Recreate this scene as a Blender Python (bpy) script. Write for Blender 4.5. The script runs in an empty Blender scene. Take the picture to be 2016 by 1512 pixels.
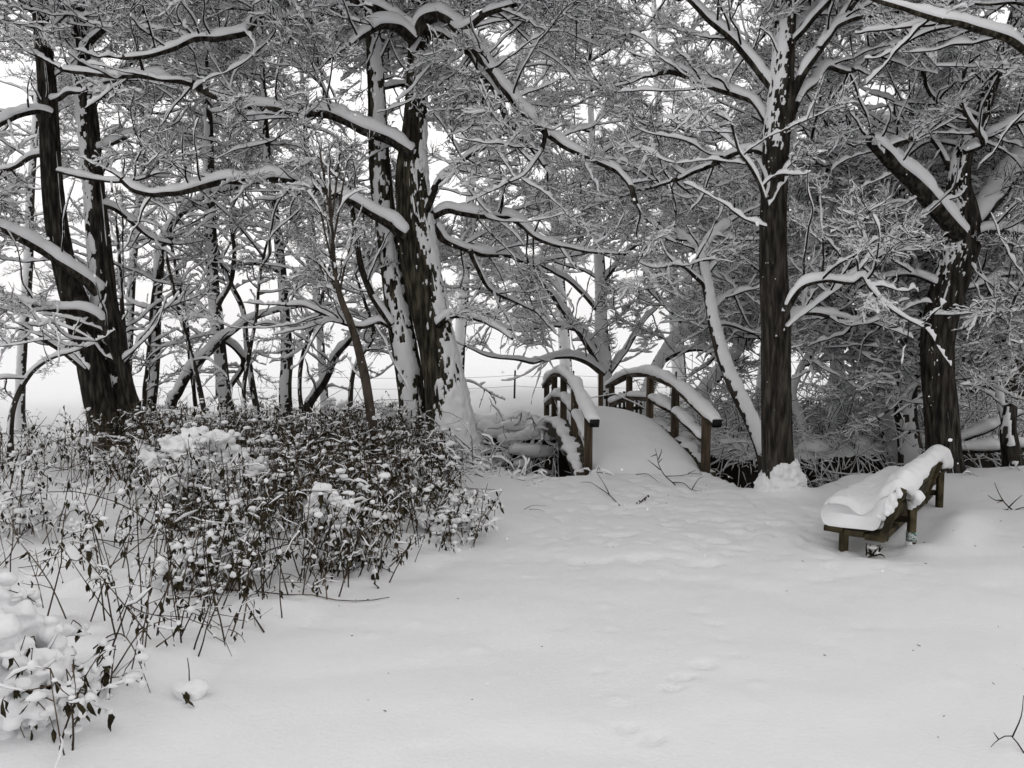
import bpy, bmesh, math, random
import numpy as np
from mathutils import Vector
from mathutils.geometry import tessellate_polygon

rad = math.radians
scene = bpy.context.scene
C = scene.collection

# ------------------------------------------------------------------ camera
F = 1550.0            # focal length in pixels of the 2016 px wide photograph
PITCH = rad(4.28)
EYE = 1.6
cam_d = bpy.data.cameras.new('camera')
cam = bpy.data.objects.new('camera', cam_d)
C.objects.link(cam)
cam.location = (0, 0, EYE)
cam.rotation_euler = (math.pi / 2 - PITCH, 0, 0)
cam_d.sensor_width = 36
cam_d.lens = 36 * F / 2016
cam_d.clip_start = 0.05
cam_d.clip_end = 3000
scene.camera = cam

# ------------------------------------------------------------------ sky, sun, exposure
SUN_EL, SUN_AZ = rad(48), rad(-20)
world = bpy.data.worlds.new('World')
scene.world = world
world.use_nodes = True
nt = world.node_tree
nt.nodes.clear()
out = nt.nodes.new('ShaderNodeOutputWorld')
bg = nt.nodes.new('ShaderNodeBackground')
sky = nt.nodes.new('ShaderNodeTexSky')
sky.sky_type = 'NISHITA'
sky.sun_disc = False
sky.sun_elevation = SUN_EL
sky.sun_rotation = SUN_AZ
sky.air_density = 1.0
sky.dust_density = 6.0
hsv = nt.nodes.new('ShaderNodeHueSaturation')     # cloud cover: the blue goes, a little stays
hsv.inputs['Saturation'].default_value = 0.10
mixc = nt.nodes.new('ShaderNodeMix')
mixc.data_type = 'RGBA'
mixc.inputs[0].default_value = 0.78
mixc.inputs[7].default_value = (10.75, 10.6, 10.6, 1)   # even white cloud
nt.links.new(sky.outputs[0], hsv.inputs['Color'])
nt.links.new(hsv.outputs[0], mixc.inputs[6])
nt.links.new(mixc.outputs[2], bg.inputs[0])
bg.inputs[1].default_value = 0.12
nt.links.new(bg.outputs[0], out.inputs[0])

sun_d = bpy.data.lights.new('sun', 'SUN')
sun_d.energy = 0.5
sun_d.angle = rad(60)
sun_d.color = (1.0, 0.98, 0.95)
sun = bpy.data.objects.new('sun', sun_d)
C.objects.link(sun)
sun.rotation_euler = (math.pi / 2 - SUN_EL, 0, math.pi - SUN_AZ)
sun.location = (0, 0, 40)

scene.view_settings.view_transform = 'Standard'
scene.view_settings.look = 'None'
scene.view_settings.gamma = 1
scene.view_settings.exposure = -0.13
scene.view_settings.use_curve_mapping = False
scene.render.engine = 'CYCLES'
scene.cycles.max_bounces = 8
scene.cycles.diffuse_bounces = 6
scene.cycles.glossy_bounces = 2
scene.cycles.transmission_bounces = 2
scene.cycles.volume_bounces = 3
scene.cycles.use_denoising = True
scene.cycles.denoiser = 'OPENIMAGEDENOISE'
scene.cycles.denoising_input_passes = 'RGB_ALBEDO_NORMAL'
scene.cycles.denoising_prefilter = 'NONE'
scene.cycles.use_adaptive_sampling = True
scene.cycles.adaptive_threshold = 0.02

# ------------------------------------------------------------------ helpers
FW = np.array([0, math.cos(PITCH), -math.sin(PITCH)])
UPV = np.array([0, math.sin(PITCH), math.cos(PITCH)])


def at(px, py, Y):
    """world point seen at photograph pixel (px, py) that stands Y metres in front of the camera"""
    d = FW + np.array([1, 0, 0]) * (px - 1008) / F + UPV * (756 - py) / F
    return np.array([0, 0, EYE]) + d * (Y / d[1])


def _h(i, seed=0):
    i = (i.astype(np.int64) * 374761393 + seed * 668265263) & 0xFFFFFFFF
    i = ((i ^ (i >> 13)) * 1274126177) & 0xFFFFFFFF
    return ((i ^ (i >> 16)) & 0xFFFFFF) / float(0xFFFFFF)


def vnoise(p, seed=0):
    p = np.asarray(p, dtype=np.float64)
    i = np.floor(p).astype(np.int64)
    f = p - i
    f = f * f * (3 - 2 * f)
    r = 0
    for dx in (0, 1):
        wx = f[..., 0] if dx else 1 - f[..., 0]
        for dy in (0, 1):
            wy = f[..., 1] if dy else 1 - f[..., 1]
            for dz in (0, 1):
                wz = f[..., 2] if dz else 1 - f[..., 2]
                k = (i[..., 0] + dx) * 73856093 ^ (i[..., 1] + dy) * 19349663 ^ (i[..., 2] + dz) * 83492791
                r = r + wx * wy * wz * _h(k, seed)
    return r * 2 - 1


def fbm(p, oct=3, seed=0):
    p = np.asarray(p, dtype=np.float64)
    r, a = 0, 1.0
    for o in range(oct):
        r = r + a * vnoise(p * (2 ** o) + o * 17.3, seed + o)
        a *= 0.5
    return r / 1.75


def nrm(v):
    return v / np.maximum(np.linalg.norm(v, axis=-1, keepdims=True), 1e-9)


def sstep(a, b, x):
    t = np.clip((x - a) / (b - a), 0, 1)
    return t * t * (3 - 2 * t)


class MB:
    """collects vertices and faces, then links them as one mesh object"""

    def __init__(self):
        self.v, self.f, self.n = [], [], 0

    def add(self, v, f, m=0):
        v = np.asarray(v, dtype=np.float32).reshape(-1, 3)
        f = np.asarray(f, dtype=np.int64)
        self.v.append(v)
        self.f.append((f + self.n, m))
        self.n += len(v)
        return self

    def mesh(self, name, mats, base=(0, 0, 0), smooth=True):
        me = bpy.data.meshes.new(name)
        V = np.concatenate(self.v) - np.array(base, dtype=np.float32)
        me.vertices.add(len(V))
        me.vertices.foreach_set('co', V.astype(np.float32).ravel())
        loops = np.concatenate([f.ravel() for f, m in self.f])
        tot = np.concatenate([np.full(len(f), f.shape[1]) for f, m in self.f])
        mi = np.concatenate([np.full(len(f), m) for f, m in self.f])
        me.loops.add(len(loops))
        me.loops.foreach_set('vertex_index', loops.astype(np.int32))
        me.polygons.add(len(tot))
        st = np.concatenate([[0], np.cumsum(tot)[:-1]])
        me.polygons.foreach_set('loop_start', st.astype(np.int32))
        me.polygons.foreach_set('material_index', mi.astype(np.int32))
        me.update(calc_edges=True)
        me.validate()
        if smooth:
            me.polygons.foreach_set('use_smooth', np.ones(len(me.polygons), dtype=bool))
        for m in (mats if isinstance(mats, (list, tuple)) else [mats]):
            me.materials.append(m)
        return me

    def obj(self, name, mats, parent=None, smooth=True, bevel=0):
        base = BASE.get(parent.name, (0, 0, 0)) if parent else (0, 0, 0)
        o = bpy.data.objects.new(name, self.mesh(name, mats, base, smooth))
        C.objects.link(o)
        if parent:
            o.parent = parent
            BASE[o.name] = base
        if bevel:
            b = o.modifiers.new('bevel', 'BEVEL')
            b.width = bevel
            b.segments = 2
            b.limit_method = 'ANGLE'
        return o


BASE = {}


def thing(name, label, cat, loc, group=None):
    o = bpy.data.objects.new(name, None)
    C.objects.link(o)
    o.location = loc
    o.empty_display_size = 0.1
    o['label'] = label
    o['category'] = cat
    if group:
        o['group'] = group
    BASE[o.name] = tuple(float(x) for x in loc)
    return o


def tag(o, label=None, cat=None, group=None, kind=None):
    for k, v in (('label', label), ('category', cat), ('group', group), ('kind', kind)):
        if v:
            o[k] = v
    return o


def catmull(pts, step):
    """resample rows (any columns, first three x y z) along a smooth curve"""
    P = np.asarray(pts, dtype=np.float64)
    if len(P) < 3:
        n = max(2, int(np.linalg.norm(P[-1, :3] - P[0, :3]) / step) + 1)
        t = np.linspace(0, 1, n)[:, None]
        return P[0] * (1 - t) + P[-1] * t
    Q = np.vstack([2 * P[0] - P[1], P, 2 * P[-1] - P[-2]])
    o = []
    for i in range(1, len(Q) - 2):
        n = max(1, int(round(np.linalg.norm(Q[i + 1, :3] - Q[i, :3]) / step)))
        t = (np.arange(n) / n)[:, None]
        a, b, c, d = Q[i - 1], Q[i], Q[i + 1], Q[i + 2]
        o.append(0.5 * (2 * b + (c - a) * t + (2 * a - 5 * b + 4 * c - d) * t ** 2 + (3 * b - a - 3 * c + d) * t ** 3))
    o.append(P[-1:])
    return np.vstack(o)


def frames(p):
    T = nrm(np.gradient(p, axis=0))
    s = np.zeros_like(T)
    ref = np.array([1.0, 0, 0]) if abs(T[0, 0]) < 0.8 else np.array([0, 1.0, 0])
    a = nrm(ref - T[0] * (ref @ T[0]))
    for i in range(len(T)):
        a = nrm(a - T[i] * (a @ T[i]))
        s[i] = a
    return T, s, np.cross(T, s)


def grid_faces(n, k, closed=True):
    i = np.arange(n - 1)[:, None]
    j = np.arange(k if closed else k - 1)[None, :]
    j2 = (j + 1) % k
    return np.stack([i * k + j, i * k + j2, (i + 1) * k + j2, (i + 1) * k + j], axis=-1).reshape(-1, 4)


def bark_tube(mb, poly, k=28, step=0.05, rough=0.06, flare=None):
    """trunk or limb with ridged bark; poly rows x y z r"""
    q = catmull(poly, step)
    p, r = q[:, :3], np.maximum(q[:, 3], 0.003)
    T, a, b = frames(p)
    th = np.linspace(0, 2 * np.pi, k, endpoint=False)
    dirs = a[:, None, :] * np.cos(th)[None, :, None] + b[:, None, :] * np.sin(th)[None, :, None]
    s = np.concatenate([[0], np.cumsum(np.linalg.norm(np.diff(p, axis=0), axis=1))])
    cc = np.stack([np.cos(th)[None, :] * 7 + 0 * s[:, None], np.sin(th)[None, :] * 7 + 0 * s[:, None], s[:, None] * 2.2 + 0 * th[None, :] + p[0, 0] * 7], axis=-1)
    bump = (0.22 - np.abs(fbm(cc * 1.1, 3, 3))) * rough * 2.4 + fbm(cc * 0.35, 2, 9) * 0.10
    V = p[:, None, :] + dirs * (r[:, None] * (1 + bump))[..., None]
    mb.add(V, grid_faces(len(p), k))
    n = mb.n
    mb.add(np.array([p[-1] + T[-1] * r[-1] * 0.5]), np.zeros((0, 3)))
    top = n - k
    mb.f.append((np.stack([top + np.arange(k), top + (np.arange(k) + 1) % k, np.full(k, n)], axis=-1), 0))
    return p, r, dirs, s, th


def limb_snow(mb, poly, step=0.035, thick=0.07, seed=0, blunt=False, minhf=0.25, wide=1.0, rag=0.60):
    """ridge of snow lying along the top of a limb"""
    q = catmull(poly, step)
    p, r = q[:, :3], np.maximum(q[:, 3], 0.004)
    n = len(p)
    if n < 4:
        return
    T = nrm(np.gradient(p, axis=0))
    hf = np.linalg.norm(T[:, :2], axis=1)
    S = nrm(np.cross(T, np.array([0, 0, 1.0])))
    U = np.cross(S, T)
    s = np.arange(n) * step
    base = np.stack([s * 3, np.full(n, seed * 3.1), np.zeros(n)], axis=-1)
    n1 = fbm(base, 3, seed)
    n2 = fbm(base * np.array([3.3, 1, 1]), 2, seed + 2)
    t = thick * sstep(minhf, 0.85, hf) * np.clip(0.72 + 0.85 * n1 + rag * n2, 0.0, 1.7)
    t *= np.clip(r / 0.05, 0.45, 1.2) ** 0.5
    e = np.minimum(s, s[-1] - s)
    t *= np.minimum(1, e / 0.06) ** 0.5 if not blunt else np.minimum(1, (e + 0.02) / 0.04) ** 0.5
    ang = np.radians(np.array([-96, -72, -48, -24, 0, 24, 48, 72, 96]))
    k = len(ang)
    prof = np.maximum(np.cos(ang), 0) ** 0.7
    jag = fbm(np.stack(np.broadcast_arrays(s[:, None] * 14, ang[None, :] * 3 + seed, s[:, None] * 0), axis=-1), 2, seed + 5)
    rr = r[:, None] * 1.03 + t[:, None] * (prof[None, :] * 1.0 + 0.10 * wide) + jag * 0.35 * t[:, None] * (0.4 + 0.6 * np.abs(np.sin(ang))[None, :])
    off = np.where(t < 0.006, -0.012, 0.0)
    rr = rr + off[:, None]
    V = p[:, None, :] + (S[:, None, :] * np.sin(ang)[None, :, None] * wide + U[:, None, :] * np.cos(ang)[None, :, None]) * rr[..., None]
    low = p[:, None, :] + S[:, None, :] * np.array([0.4, -0.4])[None, :, None] * r[:, None, None] - U[:, None, :] * 0.1 * r[:, None, None]
    V = np.concatenate([V, low], axis=1)
    mb.add(V, grid_faces(n, k + 2))
    m = mb.n - n * (k + 2)
    for o_, flip in ((m, True), (m + (n - 1) * (k + 2), False)):
        idx = np.arange(k + 2) + o_
        f = np.stack([np.full(k, idx[0]), idx[1:-1], idx[2:]], axis=-1)
        mb.f.append((f[:, ::-1] if flip else f, 0))


def plaster(mb, tube, side, lo=0.0, amount=0.03, cover=0.0, seed=0, zfade=None, sharp=0.6, fine=9.0):
    """wind driven snow stuck to the bark: a shell that rises out of the bark where it sticks. side: the windward direction"""
    p, r, dirs, s, th = tube
    n, k = len(p), len(th)
    side = nrm(np.array(side, dtype=float))
    wind = dirs @ side
    cc = p[:, None, :] + dirs * r[:, None, None]
    t = wind * sharp + cover + fbm(cc * np.array([fine, fine, fine * 0.35]), 3, seed) * 0.45 + fbm(cc * np.array([fine * 3.2, fine * 3.2, fine * 1.8]), 3, seed + 7) * 0.50
    if zfade is not None:
        t = t + zfade(p[:, 2])[:, None]
    th_ = np.clip(t - lo, -0.3, 1.0)
    h = np.where(th_ > 0, amount * (0.2 + th_) * (1 + 0.8 * fbm(cc * 26, 3, seed + 3)), -0.02 + th_ * 0.03)
    bump = 0.06
    V = p[:, None, :] + dirs * (r[:, None] * (1 + bump * 0.7) + h)[..., None]
    mb.add(V, grid_faces(n, k))


def batch_tubes(mb, P, R, sides=3, m=0):
    """P (N,n,3), R (N,n): N thin tubes at once"""
    N, n, _ = P.shape
    if N == 0:
        return
    T = nrm(np.gradient(P, axis=1))
    ref = np.where(np.abs(T[..., 2:3]) < 0.9, np.array([0, 0, 1.0]), np.array([1.0, 0, 0]))
    a = nrm(np.cross(T, ref))
    b = np.cross(T, a)
    th = np.linspace(0, 2 * np.pi, sides, endpoint=False)
    V = P[:, :, None, :] + (a[:, :, None, :] * np.cos(th)[:, None] + b[:, :, None, :] * np.sin(th)[:, None]) * R[:, :, None, None]
    f = grid_faces(n, sides)
    fa = (f[None] + (np.arange(N) * n * sides)[:, None, None]).reshape(-1, 4)
    mb.add(V, fa, m)


def refine(P, R):
    """twice as many points along each line, rounded between the old ones"""
    a = np.concatenate([2 * P[:, :1] - P[:, 1:2], P, 2 * P[:, -1:] - P[:, -2:-1]], axis=1)
    mid = (-a[:, :-3] + 9 * a[:, 1:-2] + 9 * a[:, 2:-1] - a[:, 3:]) / 16
    N, n, _ = P.shape
    Q = np.zeros((N, 2 * n - 1, 3))
    Q[:, 0::2] = P
    Q[:, 1::2] = mid
    S = np.zeros((N, 2 * n - 1))
    S[:, 0::2] = R
    S[:, 1::2] = (R[:, 1:] + R[:, :-1]) / 2
    return Q, S


def batch_snow(mb, P, R, W, Hh, rng, m=1, gap=0.15, sides=5):
    """little ridges of snow on N twigs"""
    N, n, _ = P.shape
    if N == 0:
        return
    T = nrm(np.gradient(P, axis=1))
    hf = np.linalg.norm(T[..., :2], axis=-1)
    S = nrm(np.cross(T, np.array([0, 0, 1.0])) + 1e-6)
    U = np.cross(S, T)
    k = rng.uniform(0.1, 1.7, (N, n))
    k = k * (rng.random((N, n)) > gap)
    k[:, 1:-1] = k[:, 1:-1] * 0.6 + 0.2 * (k[:, :-2] + k[:, 2:])
    k = k * sstep(0.2, 0.75, hf)
    k[:, 0] *= 0.5
    k[:, -1] = 0.4 * k[:, -1]
    w = R + W * 0.6 * k ** 0.7
    h = R + Hh * k
    th = np.linspace(0, 2 * np.pi, sides, endpoint=False) + np.pi / 2
    c = P + U * (h * 0.75 - R * 0.5 + (k < 0.02) * (-R))[..., None]
    sm = np.where(k < 0.02, 0.3, 1.0)
    V = c[:, :, None, :] + S[:, :, None, :] * (np.cos(th)[None, None, :] * (w * sm)[..., None])[..., None] \
        + U[:, :, None, :] * (np.where(np.sin(th) > 0, np.sin(th), np.sin(th) * 0.6)[None, None, :] * (h * sm)[..., None])[..., None]
    f = grid_faces(n, sides)
    fa = (f[None] + (np.arange(N) * n * sides)[:, None, None]).reshape(-1, 4)
    mb.add(V, fa, m)


_ico = {}


def ico(sub):
    if sub not in _ico:
        bm = bmesh.new()
        bmesh.ops.create_icosphere(bm, subdivisions=sub, radius=1)
        v = np.array([x.co[:] for x in bm.verts])
        f = np.array([[y.index for y in x.verts] for x in bm.faces])
        bm.free()
        _ico[sub] = (v, f)
    return _ico[sub]


def blob(mb, c, r, sub=2, amp=0.25, freq=2.5, m=0, seed=0, flat=0.55, rot=0.0):
    """a lump of snow, flatter below"""
    v, f = ico(sub)
    r = np.array(r if np.ndim(r) else (r, r, r), dtype=float)
    d = 1 + amp * fbm(v * freq * 0.6 + np.array(c) * 5.7 + seed, 3, seed)
    w = v * d[:, None]
    w[:, 2] = np.where(w[:, 2] < 0, w[:, 2] * flat, w[:, 2])
    w = w * r
    if rot:
        cs, sn = math.cos(rot), math.sin(rot)
        w = np.stack([w[:, 0] * cs - w[:, 1] * sn, w[:, 0] * sn + w[:, 1] * cs, w[:, 2]], axis=-1)
    mb.add(w + np.array(c), f, m)


def batch_blobs(mb, Cn, Rr, rng, sub=1, m=0, amp=0.3, flat=0.6):
    v, f = ico(sub)
    N = len(Cn)
    if N == 0:
        return
    d = 1 + amp * (fbm(v[None] * 1.6 + (np.asarray(Cn) * 9.1)[:, None, :], 2, 4))
    w = v[None] * d[..., None]
    w[..., 2] = np.where(w[..., 2] < 0, w[..., 2] * flat, w[..., 2])
    w = w * np.asarray(Rr)[:, None, :]
    a = rng.uniform(0, 6.28, N)
    x = w[..., 0] * np.cos(a)[:, None] - w[..., 1] * np.sin(a)[:, None]
    y = w[..., 0] * np.sin(a)[:, None] + w[..., 1] * np.cos(a)[:, None]
    w = np.stack([x, y, w[..., 2]], axis=-1) + np.asarray(Cn)[:, None, :]
    fa = (f[None] + (np.arange(N) * len(v))[:, None, None]).reshape(-1, 3)
    mb.add(w, fa, m)


BOXF = np.array([[0, 3, 2, 1], [4, 5, 6, 7], [0, 1, 5, 4], [1, 2, 6, 5], [2, 3, 7, 6], [3, 0, 4, 7]])


def bar(mb, p, q, w, h, m=0, up=(0, 0, 1)):
    """a squared timber from p to q, w across and h along up"""
    p, q = np.array(p, float), np.array(q, float)
    t = nrm(q - p)
    up = np.array(up, float)
    if abs(t @ up) > 0.98:
        up = np.array([0, 1.0, 0])
    s = nrm(np.cross(t, up))
    u = np.cross(s, t)
    V = []
    for e in (p, q):
        for a, b in ((-1, -1), (1, -1), (1, 1), (-1, 1)):
            V.append(e + s * a * w / 2 + u * b * h / 2)
    mb.add(V, BOXF, m)
    return mb


# ------------------------------------------------------------------ materials
def mat(name, c1, c2=None, scale=8.0, rough=0.8, bump=0.0, bscale=None, stretch=(1, 1, 1), spec=0.3, c3=None, detail=5.0, contrast=(0.35, 0.65), bdist=0.02):
    m = bpy.data.materials.new(name)
    m.use_nodes = True
    t = m.node_tree
    b = t.nodes['Principled BSDF']
    b.inputs['Roughness'].default_value = rough
    b.inputs['Specular IOR Level'].default_value = spec
    tc = t.nodes.new('ShaderNodeTexCoord')
    mp = t.nodes.new('ShaderNodeMapping')
    mp.inputs['Scale'].default_value = stretch
    t.links.new(tc.outputs['Object'], mp.inputs['Vector'])
    if c2:
        n = t.nodes.new('ShaderNodeTexNoise')
        n.inputs['Scale'].default_value = scale
        n.inputs['Detail'].default_value = detail
        t.links.new(mp.outputs[0], n.inputs['Vector'])
        r = t.nodes.new('ShaderNodeValToRGB')
        r.color_ramp.elements[0].position = contrast[0]
        r.color_ramp.elements[1].position = contrast[1]
        r.color_ramp.elements[0].color = (*c1, 1)
        r.color_ramp.elements[1].color = (*c2, 1)
        if c3:
            e = r.color_ramp.elements.new((contrast[0] + contrast[1]) / 2)
            e.color = (*c3, 1)
        t.links.new(n.outputs[0], r.inputs[0])
        t.links.new(r.outputs[0], b.inputs['Base Color'])
    else:
        b.inputs['Base Color'].default_value = (*c1, 1)
    if bump:
        n2 = t.nodes.new('ShaderNodeTexNoise')
        n2.inputs['Scale'].default_value = bscale or scale
        n2.inputs['Detail'].default_value = 6
        t.links.new(mp.outputs[0], n2.inputs['Vector'])
        bp = t.nodes.new('ShaderNodeBump')
        bp.inputs['Strength'].default_value = bump
        bp.inputs['Distance'].default_value = bdist
        t.links.new(n2.outputs[0], bp.inputs['Height'])
        t.links.new(bp.outputs[0], b.inputs['Normal'])
    return m


SNOW_C = (0.87, 0.873, 0.88)
snow_m = mat('snow', SNOW_C, rough=0.75, spec=0.2, bump=0.35, bscale=70, bdist=0.01)
snow_twig = mat('twig snow', (0.88, 0.883, 0.89), rough=0.8, spec=0.15)
bark_m = mat('dark bark', (0.013, 0.0115, 0.010), (0.088, 0.079, 0.066), 26, 0.9, 1.0, 22, (1, 1, 0.16), 0.2, (0.038, 0.033, 0.027), 8, bdist=0.04)
bark_g = mat('mossy bark', (0.014, 0.012, 0.009), (0.115, 0.103, 0.074), 26, 0.9, 1.0, 22, (1, 1, 0.16), 0.2, (0.046, 0.041, 0.029), 8, bdist=0.04)
bark_b = mat('grey bark', (0.022, 0.019, 0.016), (0.080, 0.072, 0.062), 10, 0.9, 0.6, 24, (1, 1, 0.3), 0.2)
bark_s = mat('brown sapling bark', (0.04, 0.031, 0.025), (0.10, 0.08, 0.064), 14, 0.85, 0.3, 30, (1, 1, 0.4), 0.2)
twig_m = mat('twig bark', (0.018, 0.015, 0.013), (0.045, 0.038, 0.033), 5, 0.9, spec=0.1)
stem_m = mat('dry stem', (0.035, 0.025, 0.018), (0.19, 0.145, 0.095), 3, 0.85, spec=0.2, contrast=(0.4, 0.75))
leaf_m = mat('withered leaf', (0.020, 0.016, 0.010), (0.060, 0.050, 0.026), 20, 0.9, spec=0.15)
leaf_o = mat('orange dead leaf', (0.20, 0.085, 0.03), (0.30, 0.13, 0.05), 20, 0.8, spec=0.2)
wood_m = mat('brown weathered timber', (0.030, 0.023, 0.016), (0.155, 0.118, 0.082), 18, 0.85, 0.6, 40, (1, 1, 0.10), 0.2, (0.080, 0.060, 0.041))
wood_h = mat('brown weathered rail', (0.028, 0.022, 0.016), (0.125, 0.098, 0.070), 18, 0.85, 0.6, 40, (1, 0.12, 1), 0.2, (0.048, 0.037, 0.027))
wood_e = mat('dark sawn end grain', (0.010, 0.010, 0.011), (0.032, 0.030, 0.030), 50, 0.85, spec=0.2)
wood_d = mat('wet dark board', (0.030, 0.026, 0.018), (0.085, 0.075, 0.05), 12, 0.8, 0.4, 30, (1, 1, 0.15), 0.3)
bench_m = mat('mossy bench timber', (0.030, 0.024, 0.016), (0.125, 0.10, 0.055), 16, 0.85, 0.6, 45, (0.4, 0.4, 0.4), 0.2, (0.065, 0.055, 0.030), 8)
soil_m = mat('wet soil', (0.008, 0.007, 0.006), (0.032, 0.026, 0.020), 12, 0.9, 1.0, 16, spec=0.2, bdist=0.05)
wire_m = mat('dull wire', (0.10, 0.095, 0.09), (0.16, 0.14, 0.12), 30, 0.6)
roof_m = mat('brown roof', (0.085, 0.045, 0.035), (0.15, 0.085, 0.065), 4, 0.85, 0.4, 20)
shedw_m = mat('dark shed boards', (0.05, 0.04, 0.035), (0.10, 0.085, 0.07), 6, 0.85, 0.4, 20, (1, 1, 0.2))
sticker_m = mat('green and white paint marks', (0.55, 0.58, 0.56), (0.02, 0.13, 0.11), 55, 0.7, stretch=(1, 1, 1.6), contrast=(0.50, 0.56))
water_m = mat('dark stream water', (0.010, 0.010, 0.011), rough=0.12, spec=0.5, bump=0.08, bscale=6)


def ground_material():
    m = bpy.data.materials.new('snow covered ground')
    m.use_nodes = True
    t = m.node_tree
    b = t.nodes['Principled BSDF']
    b.inputs['Roughness'].default_value = 0.75
    b.inputs['Specular IOR Level'].default_value = 0.2
    a = t.nodes.new('ShaderNodeAttribute')
    a.attribute_name = 'soil'
    tc = t.nodes.new('ShaderNodeTexCoord')
    n = t.nodes.new('ShaderNodeTexNoise')
    n.inputs['Scale'].default_value = 9
    n.inputs['Detail'].default_value = 8
    t.links.new(tc.outputs['Object'], n.inputs['Vector'])
    ad = t.nodes.new('ShaderNodeMath')
    ad.operation = 'MULTIPLY_ADD'
    ad.inputs[1].default_value = 1.3
    t.links.new(n.outputs[0], ad.inputs[0])
    t.links.new(a.outputs['Fac'], ad.inputs[2])
    r = t.nodes.new('ShaderNodeValToRGB')
    r.color_ramp.elements[0].position = 0.0
    r.color_ramp.elements[0].color = (0, 0, 0, 1)
    r.color_ramp.elements[1].color = (1, 1, 1, 1)
    sb = t.nodes.new('ShaderNodeMath')
    sb.operation = 'SUBTRACT'
    sb.inputs[1].default_value = 1.12
    t.links.new(ad.outputs[0], sb.inputs[0])
    mu = t.nodes.new('ShaderNodeMath')
    mu.operation = 'MULTIPLY'
    mu.use_clamp = True
    mu.inputs[1].default_value = 14
    t.links.new(sb.outputs[0], mu.inputs[0])
    n3 = t.nodes.new('ShaderNodeTexNoise')
    n3.inputs['Scale'].default_value = 14
    t.links.new(tc.outputs['Object'], n3.inputs['Vector'])
    rs = t.nodes.new('ShaderNodeValToRGB')
    rs.color_ramp.elements[0].color = (0.006, 0.005, 0.004, 1)
    rs.color_ramp.elements[1].color = (0.034, 0.027, 0.02, 1)
    t.links.new(n3.outputs[0], rs.inputs[0])
    mx = t.nodes.new('ShaderNodeMix')
    mx.data_type = 'RGBA'
    mx.inputs[6].default_value = (*SNOW_C, 1)
    t.links.new(mu.outputs[0], mx.inputs[0])
    t.links.new(rs.outputs[0], mx.inputs[7])
    t.links.new(mx.outputs[2], b.inputs['Base Color'])
    bn = t.nodes.new('ShaderNodeTexNoise')
    bn.inputs['Scale'].default_value = 55
    bn.inputs['Detail'].default_value = 5
    t.links.new(tc.outputs['Object'], bn.inputs['Vector'])
    bp = t.nodes.new('ShaderNodeBump')
    bp.inputs['Strength'].default_value = 0.30
    bp.inputs['Distance'].default_value = 0.016
    t.links.new(bn.outputs[0], bp.inputs['Height'])
    t.links.new(bp.outputs[0], b.inputs['Normal'])
    return m


ground_m = ground_material()

# ------------------------------------------------------------------ the ground: snow, ditch, field
LIPN = np.array([[-60, 11.5], [-9, 10.9], [-5, 10.8], [-2.2, 10.7], [-1.2, 10.4], [-0.5, 9.3], [-0.2, 8.75], [0.35, 8.3], [0.80, 8.35], [0.95, 9.0], [2.05, 9.0], [2.18, 8.65], [2.32, 7.85], [2.55, 7.5], [2.85, 7.62], [3.2, 7.95], [3.75, 8.35], [5, 8.65], [8, 9.2], [60, 14]])
LIPF = np.array([[-60, 17], [-9, 15.8], [-5, 15.6], [-3, 15.0], [-1.6, 13.6], [-0.5, 12.6], [0.5, 12.0], [1.5, 11.7], [2.2, 10.8], [2.9, 10.0], [4, 10.2], [5, 10.6], [8, 11.5], [60, 17]])
WALLF = np.array([[-60, 3.6], [-3, 3.2], [-1.6, 2.0], [-0.5, 1.0], [0.5, 0.6], [60, 0.6]])
FEET = [(-0.86, 9.6, 0.35, 0.10), (2.70, 7.52, 0.22, 0.10)]


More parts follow.
